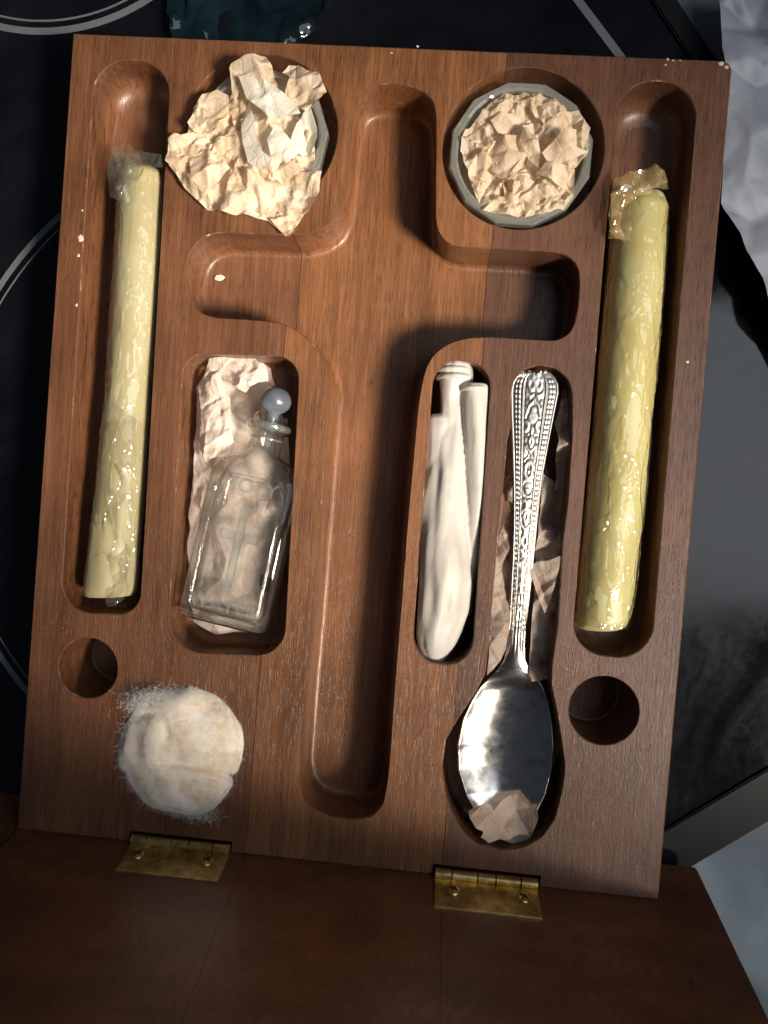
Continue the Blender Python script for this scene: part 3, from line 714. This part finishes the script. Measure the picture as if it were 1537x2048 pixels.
# ------------------------------------------------------------------ cotton
cc = W(357, 1508, .35)
cot = thing('cotton_pad', (cc.x, cc.y, -1.2))
tag(cot, 'round wad of white cotton wool bulging from the lower left recess', 'cotton wool')
def cotton_pt(th, ph):
    r = Vector((math.cos(ph) * math.cos(th), math.cos(ph) * math.sin(th), math.sin(ph)))
    p = Vector((r.x * 2.48, r.y * 2.52, r.z * 1.2))
    n_ = .17 * ns(r.x * 1.3 + 4, r.y * 1.1, r.z, 1.2, 2) + .012 * ns(r.x, r.y, r.z, 9, 3)
    # the long crease and a pinch
    line = abs((p.y + .25) + .28 * (p.x) - .22 * math.sin(p.x * 1.4)); n_ -= .42 * math.exp(-(line / .10) ** 2) * sstep(-1.2, 1.6, p.x) * (r.z > 0)
    line = abs((p.y + .95) - .06 * p.x); n_ -= .12 * math.exp(-(line / .16) ** 2) * (r.z > 0)
    line = math.hypot(p.x + 1.1, (p.y - .7)); n_ -= .10 * math.exp(-((line - .75) / .16) ** 2) * (sstep(-.3, .6, p.y - .7 + .5 * p.x + .55)) * sstep(0, .5, r.z)
    d = Vector((r.x, r.y, r.z * 1.8)).normalized()
    return Vector((cc.x, cc.y, -.35)) + p + d * n_
vs = []; fs = []; nt_, np_ = 150, 60
for i in range(np_ + 1):
    ph = -math.pi / 4 + (math.pi / 4 + math.pi / 2 - .01) * i / np_
    for j in range(nt_): vs.append(cotton_pt(2 * math.pi * j / nt_, ph))
for i in range(np_):
    for j in range(nt_): fs.append([i * nt_ + j, i * nt_ + (j + 1) % nt_, (i + 1) * nt_ + (j + 1) % nt_, (i + 1) * nt_ + j])
fs.append([np_ * nt_ + j for j in range(nt_)])
mk('cotton_wad', vs, fs, M['cotton'], cot, smooth=True)
def fibres(name, seeds, parent, rad=.0035, ln=(.18, .5)):
    rnd = random.Random(5); vs = []; fs = []
    for base, nrm in seeds:
        d = Vector((rnd.gauss(0, 1), rnd.gauss(0, 1), rnd.gauss(0, 1))); nn = nrm.normalized(); d = (d - nn * d.dot(nn) * .93).normalized()
        p = base.copy(); Ln = rnd.uniform(*ln); k = 6; curl = Vector((rnd.gauss(0, 1), rnd.gauss(0, 1), rnd.gauss(0, 1))) * .8; b = len(vs)
        side = d.orthogonal().normalized(); up = d.cross(side)
        for i in range(k):
            for a in (0, 2.09, 4.19): vs.append(p + (side * math.cos(a) + up * math.sin(a)) * rad)
            p = p + d * Ln / k; d = (d + curl * .4).normalized()
        for i in range(k - 1):
            for a in range(3): fs.append([b + i * 3 + a, b + i * 3 + (a + 1) % 3, b + (i + 1) * 3 + (a + 1) % 3, b + (i + 1) * 3 + a])
    o = mk(name, vs, fs, M['fibre'], parent); o['kind'] = 'stuff'; return o
rnd = random.Random(2); seeds = []
for _ in range(5200):
    th = rnd.uniform(0, 2 * math.pi); ph = math.asin(rnd.uniform(-.05, 1)) if rnd.random() < .55 else rnd.uniform(-.05, .5)
    p = cotton_pt(th, ph); seeds.append((p, (p - Vector((cc.x, cc.y, -.6))).normalized() * .6))
tuft = W(300, 1400, .2)
for _ in range(1500):
    a = rnd.gauss(0, 1) * .42; b_ = rnd.gauss(0, 1) * .2
    seeds.append((Vector((tuft.x + a, tuft.y + b_ + .18 * a, .15 + abs(rnd.gauss(0, .22)))), Vector((0, 0, .3))))
tuft = W(395, 1628, .1)
for _ in range(350):
    seeds.append((Vector((tuft.x + rnd.gauss(0, 1) * .4, tuft.y + rnd.gauss(0, 1) * .12, .05 + abs(rnd.gauss(0, .08)))), Vector((0, 0, .3))))
fibres('cotton_fibres', seeds, cot, .0032)

# ------------------------------------------------------------------ bottle with its tissue
BZ = -.55
bb = W(443, 1252, BZ + .5); bt = W(540, 826, BZ + .5); bb.z = bt.z = BZ
BA = (bt - bb).normalized(); BX = Vector((-BA.y, BA.x, 0)) * -1; BXn = BX.normalized(); UP = Vector((0, 0, 1)); BL = (bt - bb).length
bottle = thing('glass_bottle', (bb.x, bb.y, BZ))
tag(bottle, 'small clear embossed glass holy water bottle lying with its stopper up', 'bottle')
def se(a, hw, hd, e):
    c, s = math.cos(a), math.sin(a); q = (abs(c) ** e + abs(s) ** e) ** (-1 / e); return c * q * hw, s * q * hd
LB = BL / 7.6
prof = [(.0, 1.30, .45, 4), (.03, 1.52, .62, 5), (.12, 1.66, .78, 6), (.4, 1.70, .84, 7), (5.1, 1.67, .86, 7), (5.45, 1.62, .85, 5.5), (5.75, 1.46, .80, 4), (5.95, 1.15, .76, 2.9), (6.08, .82, .68, 2.2), (6.22, .62, .62, 2), (6.85, .60, .60, 2), (6.92, .66, .66, 2), (6.97, .78, .78, 2), (7.05, .84, .84, 2), (7.28, .84, .84, 2), (7.38, .70, .70, 2), (7.48, .64, .64, 2), (7.58, .60, .60, 2), (7.6, .50, .50, 2),
        (7.5, .38, .38, 2), (6.5, .38, .38, 2), (6.25, .46, .42, 2.2), (6.0, .82, .54, 2.6), (5.7, 1.12, .60, 3.3), (5.3, 1.30, .64, 4), (4.9, 1.38, .65, 4.6), (.6, 1.40, .63, 4.6), (.34, 1.30, .52, 4), (.28, 1.0, .35, 3.5)]
k = 72; vs = []; fs = []
for s, hw, hd, e in prof:
    for j in range(k):
        u, v_ = se(2 * math.pi * j / k, hw, hd, e); vs.append(bb + BA * s * LB + BXn * u + UP * v_)
for i in range(len(prof) - 1):
    for j in range(k): fs.append([i * k + j, i * k + (j + 1) % k, (i + 1) * k + (j + 1) % k, (i + 1) * k + j])
fs.append(list(range(k))[::-1]); fs.append([(len(prof) - 1) * k + j for j in range(k)])
bm = bmesh.new(); bv = [bm.verts.new(v) for v in vs]
for f in fs: bm.faces.new([bv[i] for i in f])
bmesh.ops.recalc_face_normals(bm, faces=bm.faces)
mkbm('bottle_body', bm, M['glass_b'], bottle, smooth=True, angle=40)
def bottle_text(txt, s, size):
    cu = bpy.data.curves.new('lettering', 'FONT'); cu.body = txt; cu.size = size * S; cu.extrude = .035 * S; cu.bevel_depth = .018 * S; cu.bevel_resolution = 1
    cu.align_x = 'CENTER'; cu.align_y = 'CENTER'; cu.space_character = 1.15
    t = bpy.data.objects.new('t', cu); COL.objects.link(t); dg = bpy.context.evaluated_depsgraph_get()
    me = bpy.data.meshes.new_from_object(t.evaluated_get(dg)); bpy.data.objects.remove(t)
    vv = [bb + BA * (s * LB + q.co.y / S) + BXn * (q.co.x / S) + UP * (.875 + q.co.z / S) for q in me.vertices]
    ff = [list(p.vertices) for p in me.polygons]; bpy.data.meshes.remove(me)
    mk('lettering', vv, ff, M['emboss'], bottle, smooth=True, angle=40)
bottle_text('HOLY', 4.95, .72); bottle_text('WATER', .75, .68)
def emb(u0, u1, s0, s1, n='embossed_cross'):
    bm = bmesh.new(); v_ = [bm.verts.new(bb + BA * s * LB + BXn * u + UP * h) for u in (u0, u1) for s in (s0, s1) for h in (.84, .95)]
    for f in ((0, 1, 3, 2), (4, 6, 7, 5), (0, 4, 5, 1), (2, 3, 7, 6), (0, 2, 6, 4), (1, 5, 7, 3)): bm.faces.new([v_[i] for i in f])
    bmesh.ops.recalc_face_normals(bm, faces=bm.faces); bmesh.ops.bevel(bm, geom=bm.edges[:], offset=.035, segments=2, affect='EDGES')
    return bm
bm = bmesh.new()
for a in ((-.15, .15, 1.4, 4.3), (-.72, -.155, 3.05, 3.4), (.155, .72, 3.05, 3.4)):
    q = emb(*a); me = bpy.data.meshes.new('t'); q.to_mesh(me); q.free(); bm.from_mesh(me); bpy.data.meshes.remove(me)
mkbm('embossed_cross', bm, M['emboss'], bottle, smooth=True, angle=40)
vs = []; fs = []; pr_ = rounded([Vector((-1.30, .42)), Vector((1.30, .42)), Vector((1.30, 5.25)), Vector((-1.30, 5.25))], [.25, .25, .7, .7], .08)
for i, q in enumerate(pr_):
    tg = (pr_[(i + 1) % len(pr_)] - pr_[i - 1]).normalized(); nn = Vector((-tg.y, tg.x))
    for a in range(8):
        w_ = q + nn * .085 * math.cos(a * math.pi / 4); vs.append(bb + BA * w_.y * LB + BXn * w_.x + UP * (.83 + .07 * math.sin(a * math.pi / 4)))
n_ = len(pr_)
for i in range(n_):
    for a in range(8): fs.append([i * 8 + a, ((i + 1) % n_) * 8 + a, ((i + 1) % n_) * 8 + (a + 1) % 8, i * 8 + (a + 1) % 8])
mk('panel_rim', vs, fs, M['glass_b'], bottle, smooth=True)
def lip(s_, R_, r_):
    vs = []; fs = []
    for i in range(40):
        a = i * math.pi / 20
        for j in range(10):
            b = j * math.pi / 5; rr = R_ + r_ * math.cos(b)
            vs.append(bb + BA * (s_ * LB + r_ * 1.1 * math.sin(b)) + BXn * rr * math.cos(a) + UP * rr * math.sin(a))
    for i in range(40):
        for j in range(10): fs.append([i * 10 + j, ((i + 1) % 40) * 10 + j, ((i + 1) % 40) * 10 + (j + 1) % 10, i * 10 + (j + 1) % 10])
    mk('bottle_lip', vs, fs, M['emboss'], bottle, smooth=True)
lip(7.16, .74, .15); lip(6.72, .62, .05)
# stopper
vs = []; fs = []; k = 28; st = bb + BA * (7.45 * LB)
pr = [(-.5, .20), (-.1, .26), (.20, .24), (.26, .30), (.34, .46), (.50, .58), (.70, .62), (.90, .58), (1.06, .46), (1.16, .30), (1.20, .12)]
for s, r in pr:
    for j in range(k):
        a = 2 * math.pi * j / k; rr = r * (1 + .12 * noise.noise(Vector((math.cos(a) * 2, math.sin(a) * 2, s * 4))) * (s > .1)); vs.append(st + BA * s + BXn * rr * math.cos(a) + UP * rr * math.sin(a))
for i in range(len(pr) - 1):
    for j in range(k): fs.append([i * k + j, i * k + (j + 1) % k, (i + 1) * k + (j + 1) % k, (i + 1) * k + j])
fs += [list(range(k))[::-1], [(len(pr) - 1) * k + j for j in range(k)]]
M['stop'] = plastic('grey_blue_stopper', (.015, .016, .02), (.20, .235, .29), .22)
mk('stopper', vs, fs, M['stop'], bottle, smooth=True)
z3 = lambda z: ZP(z, 340, 680, 3.2)
wad = bmesh.new()
crumple(z3(-1.2)([(150, 290), (215, 200), (250, 120), (400, 88), (520, 95), (640, 190), (680, 300), (760, 600), (770, 900), (750, 1200), (720, 1500), (640, 1860), (300, 1890), (150, 1800), (110, 1300), (120, 1050), (150, 700), (160, 450)]),
        lambda x, y: -1.4 + .12 * math.sin(x * 2), 0.9, 0.091, 3, 101, out=wad, cre=.8)
crumple(z3(-.4)([(215, 200), (250, 115), (400, 88), (520, 95), (600, 180), (620, 250), (500, 300), (470, 330), (400, 290), (330, 230), (240, 190)]), lambda x, y: -.65 + .1 * (y - 4), 0.50, 0.093, 3, 102, out=wad)
crumple(z3(-.2)([(235, 200), (320, 200), (375, 360), (390, 640), (350, 730), (230, 780), (170, 680), (190, 450), (150, 290)]), lambda x, y: -.40 + .25 * math.sin(x * 3.2 + .8), 0.53, 0.067, 3, 103, out=wad)
crumple(z3(-.5)([(150, 640), (230, 780), (250, 850), (200, 1100), (150, 1400), (110, 1450), (100, 1300), (110, 1050), (130, 800)]), lambda x, y: -.8, 0.56, 0.067, 3, 104, out=wad)
o = mkbm('tissue_paper', wad, M['paper_p'], None, smooth=True, angle=24, origin=(bb.x, bb.y, -1.6))
tag(o, 'dull pinkish tissue paper lying under the glass bottle', 'tissue paper', 'tissue paper packing')

# ------------------------------------------------------------------ spoon with its tissue
spn = thing('silver_spoon', (W(1040, 1290).x, W(1040, 1290).y, -.8))
tag(spn, 'tarnished silver spoon with beaded scroll handle in its recess', 'spoon')
tS = [(746, 1052, 1090), (749, 1041, 1101), (756, 1030, 1111), (768, 1023, 1117), (785, 1021, 1118), (830, 1022, 1109), (890, 1025, 1097), (950, 1027, 1085), (1000, 1028, 1078), (1060, 1028, 1071), (1120, 1026, 1065), (1180, 1023, 1058), (1240, 1020, 1052), (1290, 1015, 1050), (1320, 1008, 1052), (1340, 996, 1060), (1352, 984, 1071), (1370, 966, 1084), (1400, 946, 1096), (1440, 927, 1104), (1490, 917, 1107), (1540, 918, 1103), (1590, 933, 1090), (1630, 955, 1070), (1660, 980, 1046), (1672, 1004, 1022)]
def spoon_z(py):
    return interp([(746, -.10), (900, -.02), (1050, -.10), (1200, -.40), (1290, -.78), (1340, -.95), (1400, -.80), (1500, -.62), (1672, -.50)], py)[0]
nu, rows = 72, 620; vs = []; fs = []; tar = []
for i in range(rows + 1):
    py = 746 + (1672 - 746) * i / rows; l, r = interp(tS, py); z = spoon_z(py); A = W(l, py, z); B = W(r, py, z)
    bowl = sstep(1335, 1385, py); hw = (B - A).length / 2
    vb = max(0, 1 - ((py - 1500) / 172) ** 2) if py > 1335 else 0
    for j in range(nu + 1):
        u = -1 + 2 * j / nu; p = A.lerp(B, (u + 1) / 2)
        d = -.46 * vb ** .75 * (1 - u * u) * bowl                      # bowl hollow
        au = abs(u); det = 0; t_ = 0; s_ = (py - 746) / 54.8
        hmask = 1 - sstep(1180, 1300, py)
        d += .10 * (1 - u * u) * (1 - bowl)
        # beads in two rows, a raised rim, a scroll panel
        if py < 1260:
            bw = sstep(.56, .62, au) * (1 - sstep(.84, .9, au)); bead = abs(math.sin(s_ * 17)) * abs(math.sin((au - .58) / .28 * math.pi * 2)) ; det += .028 * bw * bead * hmask; t_ = max(t_, bw * (1 - bead) * hmask)
            rb = math.exp(-((au - .48) / .05) ** 2); det += .05 * rb * hmask
            re = math.exp(-((au - .95) / .05) ** 2); det += .03 * re * hmask
            pm = 1 - sstep(.36, .42, au)
            q = Vector((au * 2.3 * hw, s_ * 1.5, 3.0)); dd, _ = noise.voronoi(q * 1.5); sw = abs(math.sin(6 * dd[0] + 2.0 * math.sin(s_ * 2.3) + 2.5 * au)); 
            pt = 1 if s_ > 4.2 or s_ < 3.9 else .4
            det += .034 * pm * sw * hmask * pt; t_ = max(t_, pm * (1 - sw) ** 1.3 * hmask * 1.2)
            g = math.exp(-((au - .40) / .025) ** 2) + math.exp(-((au - .55) / .022) ** 2) + .7 * math.exp(-((au - .89) / .02) ** 2); t_ = max(t_, min(1, g) * .85 * hmask); det -= .02 * g * hmask
        if py > 1180 and py < 1320: ln = abs(math.sin(u * 7.5)); det += .02 * ln * (1 - sstep(1280, 1320, py)) * sstep(1180, 1240, py); t_ = max(t_, (1 - ln) ** 3 * .6 * (1 - sstep(1280, 1320, py)))
        t_ = max(t_, .55 * max(0, ns(p.x, p.y, 0, 2.2, 4)) ** 1.0 if py > 1340 else 0)
        vs.append(p + Vector((0, 0, d + det))); tar.append(min(1, t_))
for i in range(rows):
    for j in range(nu): a = i * (nu + 1) + j; fs.append([a, a + nu + 1, a + nu + 2, a + 1])
def cut(i0, i1, name):
    a = i0 * (nu + 1); b = (i1 + 1) * (nu + 1); sub = fs[i0 * nu:i1 * nu]
    o = mk(name, vs[a:b], [[q - a for q in f] for f in sub], M['silver'], spn, smooth=True)
    at = o.data.attributes.new('tarnish', 'FLOAT', 'POINT'); at.data.foreach_set('value', tar[a:b])
    a2 = o.data.attributes.new('matt', 'FLOAT', 'POINT'); a2.data.foreach_set('value', [1.0 - sstep(1180, 1330, 746 + (1672 - 746) * (k // (nu + 1)) / rows) for k in range(a, b)])
    sd = o.modifiers.new('solid', 'SOLIDIFY'); sd.thickness = .11 * S; sd.offset = -1 if sum(p.normal.z for p in o.data.polygons) > 0 else 1
    return o
mid = int((1336 - 746) / (1672 - 746) * rows)
cut(0, mid, 'spoon_handle'); cut(mid, rows, 'spoon_bowl')
z4 = lambda z: ZP(z, 800, 680, 3.01); z5 = lambda z: ZP(z, 860, 1240, 4.267)
wad = bmesh.new()
crumple(z4(-.5)([(665, 960), (700, 1010), (690, 1300), (680, 1500), (665, 1750), (640, 1860), (600, 1930), (530, 2020), (530, 1900), (555, 1500), (600, 1180), (640, 1080)]), lambda x, y: -.45, 0.50, 0.079, 3, 201, out=wad)
crumple(z4(-.4)([(770, 1360), (830, 1325), (880, 1335), (965, 1300), (960, 1380), (900, 1560), (870, 1650), (840, 1560), (800, 1450)]), lambda x, y: -.35 + .2 * (x - 6), 0.62, 0.060, 3, 202, out=wad)
crumple(z4(-1)([(850, 800), (1000, 900), (1000, 1100), (960, 1300), (940, 1700), (900, 2040), (800, 2050), (770, 2000), (790, 1800), (810, 1500), (820, 1200)]), lambda x, y: -.72, 0.62, 0.093, 3, 203, out=wad)
crumple(z4(-1)([(625, 640), (680, 500), (700, 700), (700, 980), (640, 960), (620, 860)]), lambda x, y: -1.1, 0.62, 0.067, 3, 204, out=wad)
crumple(z4(-1)([(940, 500), (970, 300), (1010, 330), (1010, 600), (990, 900), (930, 900)]), lambda x, y: -.9 , 0.62, 0.067, 3, 206, out=wad)
crumple(z5(-.8)([(1000, 700), (1060, 860), (1130, 950), (1185, 1230), (1100, 1180), (1040, 1250), (1000, 1100)]), lambda x, y: -1.0 + .12 * (x - 7), 0.62, 0.053, 3, 205, out=wad)
o = mkbm('tissue_paper', wad, M['paper_d'], None, smooth=True, angle=24, origin=(W(1060, 1200).x, W(1060, 1200).y, -1.3))
tag(o, 'torn strips of brownish tissue paper beneath the spoon handle', 'tissue paper', 'tissue paper packing')
bm = crumple(z5(-.15)([(335, 1690), (350, 1650), (430, 1570), (470, 1540), (510, 1580), (560, 1640), (620, 1560), (680, 1530), (760, 1540), (860, 1600), (915, 1590), (900, 1700), (860, 1880), (810, 1940), (740, 1960), (600, 1895), (530, 1910), (450, 1850), (460, 1780), (380, 1750)]),
        lambda x, y: -.22 + .22 * math.sin(x * 2.6), .95, .10, 3, 211, cre=.8)
o = mkbm('tissue_paper', bm, M['paper_d'], None, smooth=True, angle=24, origin=(W(1010, 1640).x, W(1010, 1640).y, -.3))
tag(o, 'small brown scrap of tissue paper folded over the spoon tip', 'tissue paper', 'tissue paper packing')

# ------------------------------------------------------------------ crumbs on the wood
for i, (a, b, r, z, lb) in enumerate([
        (835, 93, .06, 0, 'pale crumb on the back edge of the case above the cross'),
        (784, 106, .05, 0, 'tiny pale speck just inside the back edge above the cross'),
        (1335, 119, .07, 0, 'leftmost of the crumbs on the back edge near the right corner'),
        (1346, 121, .05, 0, 'middle crumb of the row on the back edge near the right corner'),
        (1361, 121, .04, 0, 'rightmost of the crumb row on the back edge near the right corner'),
        (1331, 130, .05, 0, 'crumb set just in front of the row on the back edge'),
        (1442, 128, .12, 0, 'larger pale flake at the back right corner of the case'),
        (1453, 135, .10, 0, 'pale flake at the very tip of the back right corner'),
        (162, 477, .13, 0, 'largest pale chip on the left edge beside the left candle slot'),
        (158, 511, .06, 0, 'small chip just below the largest chip on the left edge'),
        (154, 610, .06, 0, 'lowest pale chip on the left edge beside the left candle'),
        (165, 421, .04, 0, 'tiny speck above the largest chip on the left edge'),
        (441, 556, .22, -1.98, 'low tan lump in the left arm of the cross'),  # low tan lump on the recess floor
        (1375, 724, .08, 0, 'lone pale chip on the right edge beside the yellow candle')]):
    c = W(a, b, z); bm = bmesh.new(); bmesh.ops.create_icosphere(bm, subdivisions=2, radius=r)
    for v in bm.verts: v.co = Vector((v.co.x * (.8 + .5 * noise.noise(v.co * 9 + Vector((i, 0, 0)))), v.co.y * (1.1 if a < 200 else .6), v.co.z * .3)) * (1 + .3 * noise.noise(v.co * 14 + Vector((0, i, 0)))); v.co += c + Vector((0, 0, r * .15))
    o = mkbm('crumb', bm, M['crumb'], None, smooth=False, origin=c)
    tag(o, lb, 'crumb', 'pale crumbs on the wooden case')

# ------------------------------------------------------------------ cooktop and what lies round it
ct = thing('cooktop', (0, 0, ZT - .6))
tag(ct, 'black glass cooktop with grey burner rings under the case', 'cooktop')
def Z(p, q, z=ZT): v = W(p, q, z); return v
# frame lines: right edge and front edge
r0, r1 = Z(1353, 0), Z(1433, 120); f0, f1 = Z(1400, 1722), Z(1537, 1641)
ur = (r1 - r0).normalized(); uf = (f1 - f0).normalized()
def meet(a, u, b, v): t = ((b - a).x * v.y - (b - a).y * v.x) / (u.x * v.y - u.y * v.x); return a + u * t
corner = meet(r0, ur, f0, uf)
def poly_prism(name, pts, z0, z1_, mat, parent, bev=.0):
    bm = bmesh.new(); a = [bm.verts.new((p.x, p.y, z1_)) for p in pts]; b = [bm.verts.new((p.x, p.y, z0)) for p in pts]; n = len(pts)
    bm.faces.new(a); bm.faces.new(b[::-1])
    for i in range(n): bm.faces.new([a[i], b[i], b[(i + 1) % n], a[(i + 1) % n]])
    bmesh.ops.recalc_face_normals(bm, faces=bm.faces)
    if bev: bmesh.ops.bevel(bm, geom=[e for e in bm.edges if all(abs(v.co.z - z1_) < 1e-5 for v in e.verts)], offset=bev, segments=2, affect='EDGES')
    return mkbm(name, bm, mat, parent, smooth=True, angle=35)
wid = 1.15
ir = meet(Z(1300, 0), ur, Z(1335, 1652), uf)      # inner glass corner
P0 = ir; P1 = ir - ur * 62; P2 = ir - uf * 72 - ur * 62; P3 = ir - uf * 72
poly_prism('glass_panel', [P0, P1, P2, P3], ZT - .5, ZT - .002, M['hob'], ct, .05)
co = corner
# trim strips, a touch proud of the glass
poly_prism('trim', [co, co - ur * 62.5, P1 + uf * .04, P0 + uf * .04 + ur * .02], ZT - .55, ZT + .10, M['trim'], ct, .06)
poly_prism('trim', [co, P0 + ur * .06 + uf * .02, P3 + ur * .06, co - uf * 74], ZT - .55, ZT + .10, M['trim'], ct, .06)
def annulus(name, cx, cyy, r0_, r1_, a0, a1, k=220):
    c = W(cx, cyy, ZT + .02); sc_ = (CAM.z - ZT) / 1500; vs = []; fs = []
    for i in range(k + 1):
        a = a0 + (a1 - a0) * i / k
        for r in (r0_, r1_):
            for z in (ZT + .012, ZT - .01): vs.append((c.x + r * sc_ * math.cos(a), c.y + r * sc_ * math.sin(a), z))
    for i in range(k):
        b = i * 4; fs += [[b, b + 4, b + 6, b + 2], [b, b + 1, b + 5, b + 4], [b + 2, b + 6, b + 7, b + 3]]
    return mk(name, vs, fs, M['print'], ct)
annulus('burner_ring', 95, -345, 402, 416, 0, 2 * math.pi); annulus('burner_ring', 95, -345, 386, 390, 0, 2 * math.pi)
annulus('burner_ring', 540, 946, 661, 664, 0, 2 * math.pi); annulus('burner_ring', 540, 946, 676, 688, 0, 2 * math.pi)
q0 = Z(1150, -8); q1 = Z(1245, 118); nq = Vector((-(q1 - q0).y, (q1 - q0).x, 0)).normalized() * .16
mk('grey_stripe', [q0 - nq + Vector((0, 0, .012)), q1 - nq + Vector((0, 0, .012)), q1 + nq + Vector((0, 0, .012)), q0 + nq + Vector((0, 0, .012))], [[0, 1, 2, 3]], M['print'], ct)  # narrow flat grey stripe on the glass
cn = poly_prism('countertop', [Vector((-80, -14, 0)), Vector((-80, 90, 0)), Vector((90, 90, 0)), Vector((90, -14, 0))], ZT - 3.2, ZT - .56, M['counter'], None)
cn['kind'] = 'structure'; cn['label'] = 'pale grey countertop around the black cooktop'
fl = poly_prism('floor', [Vector((-150, -150, 0)), Vector((-150, 120, 0)), Vector((150, 120, 0)), Vector((150, -150, 0))], -92, -90, simple('dim_floor', (.12, .11, .10), .5), None)
fl['kind'] = 'structure'; fl['label'] = 'dim floor below the counter'
# plastic bag on the right
def drape(name, poly, z0, spacing, amp, mat, seed, levels=2, folds_=None, fall=.45, cre=.5):
    base = lambda x, y: z0 + .35 * noise.noise(Vector((x * .35, y * .35, seed))) + (folds_(x, y) if folds_ else 0)
    bm = crumple(poly, base, spacing, amp, levels, seed, lat=.3, fall=fall, cre=cre)
    o = mkbm(name, bm, mat, None, smooth=True, origin=(sum((p.x for p in poly)) / len(poly), sum((p.y for p in poly)) / len(poly), z0))
    return o
bagp = [W2(a, b, -1.6) for a, b in [(1444, -60), (1446, 60), (1450, 140), (1462, 200), (1452, 260), (1448, 330), (1443, 400), (1456, 440), (1496, 505), (1540, 620), (1640, 760), (1900, 760), (1900, -60)]]
o = drape('plastic_bag', bagp, -1.7, 1.5, .34, M['bag'], 301, 3, fall=.28, cre=.12)
tag(o, 'crinkled translucent grey plastic bag right of the wooden case', 'bag')
shp = [W2(a, b, -6) for a, b in [(1330, 1700), (1420, 1600), (1560, 1520), (2000, 1400), (2100, 2300), (1300, 2300), (1200, 1900)]]
o = drape('plastic_sheet', shp, -6.0, 2.2, .16, M['sheet'], 302, 2, lambda x, y: .85 * abs(math.sin((x * .55 + y * .9) * .55)) + .3 * math.sin((x * .45 + y * .9) * 2.3 + 1), fall=.2, cre=.06)
tag(o, 'softly pleated grey plastic sheet at the lower right corner', 'plastic sheet')
tp = [W2(a, b, -2.5) for a, b in [(325, -60), (330, 20), (342, 60), (352, 110), (420, 130), (560, 130), (610, 120), (625, 95), (600, 70), (640, 50), (618, 28), (660, 10), (655, -60)]]
o = drape('plastic_film', tp, -2.7, .75, .2, M['teal'], 303, 2)
tag(o, 'wet looking dark teal plastic film behind the top of the case', 'plastic film')
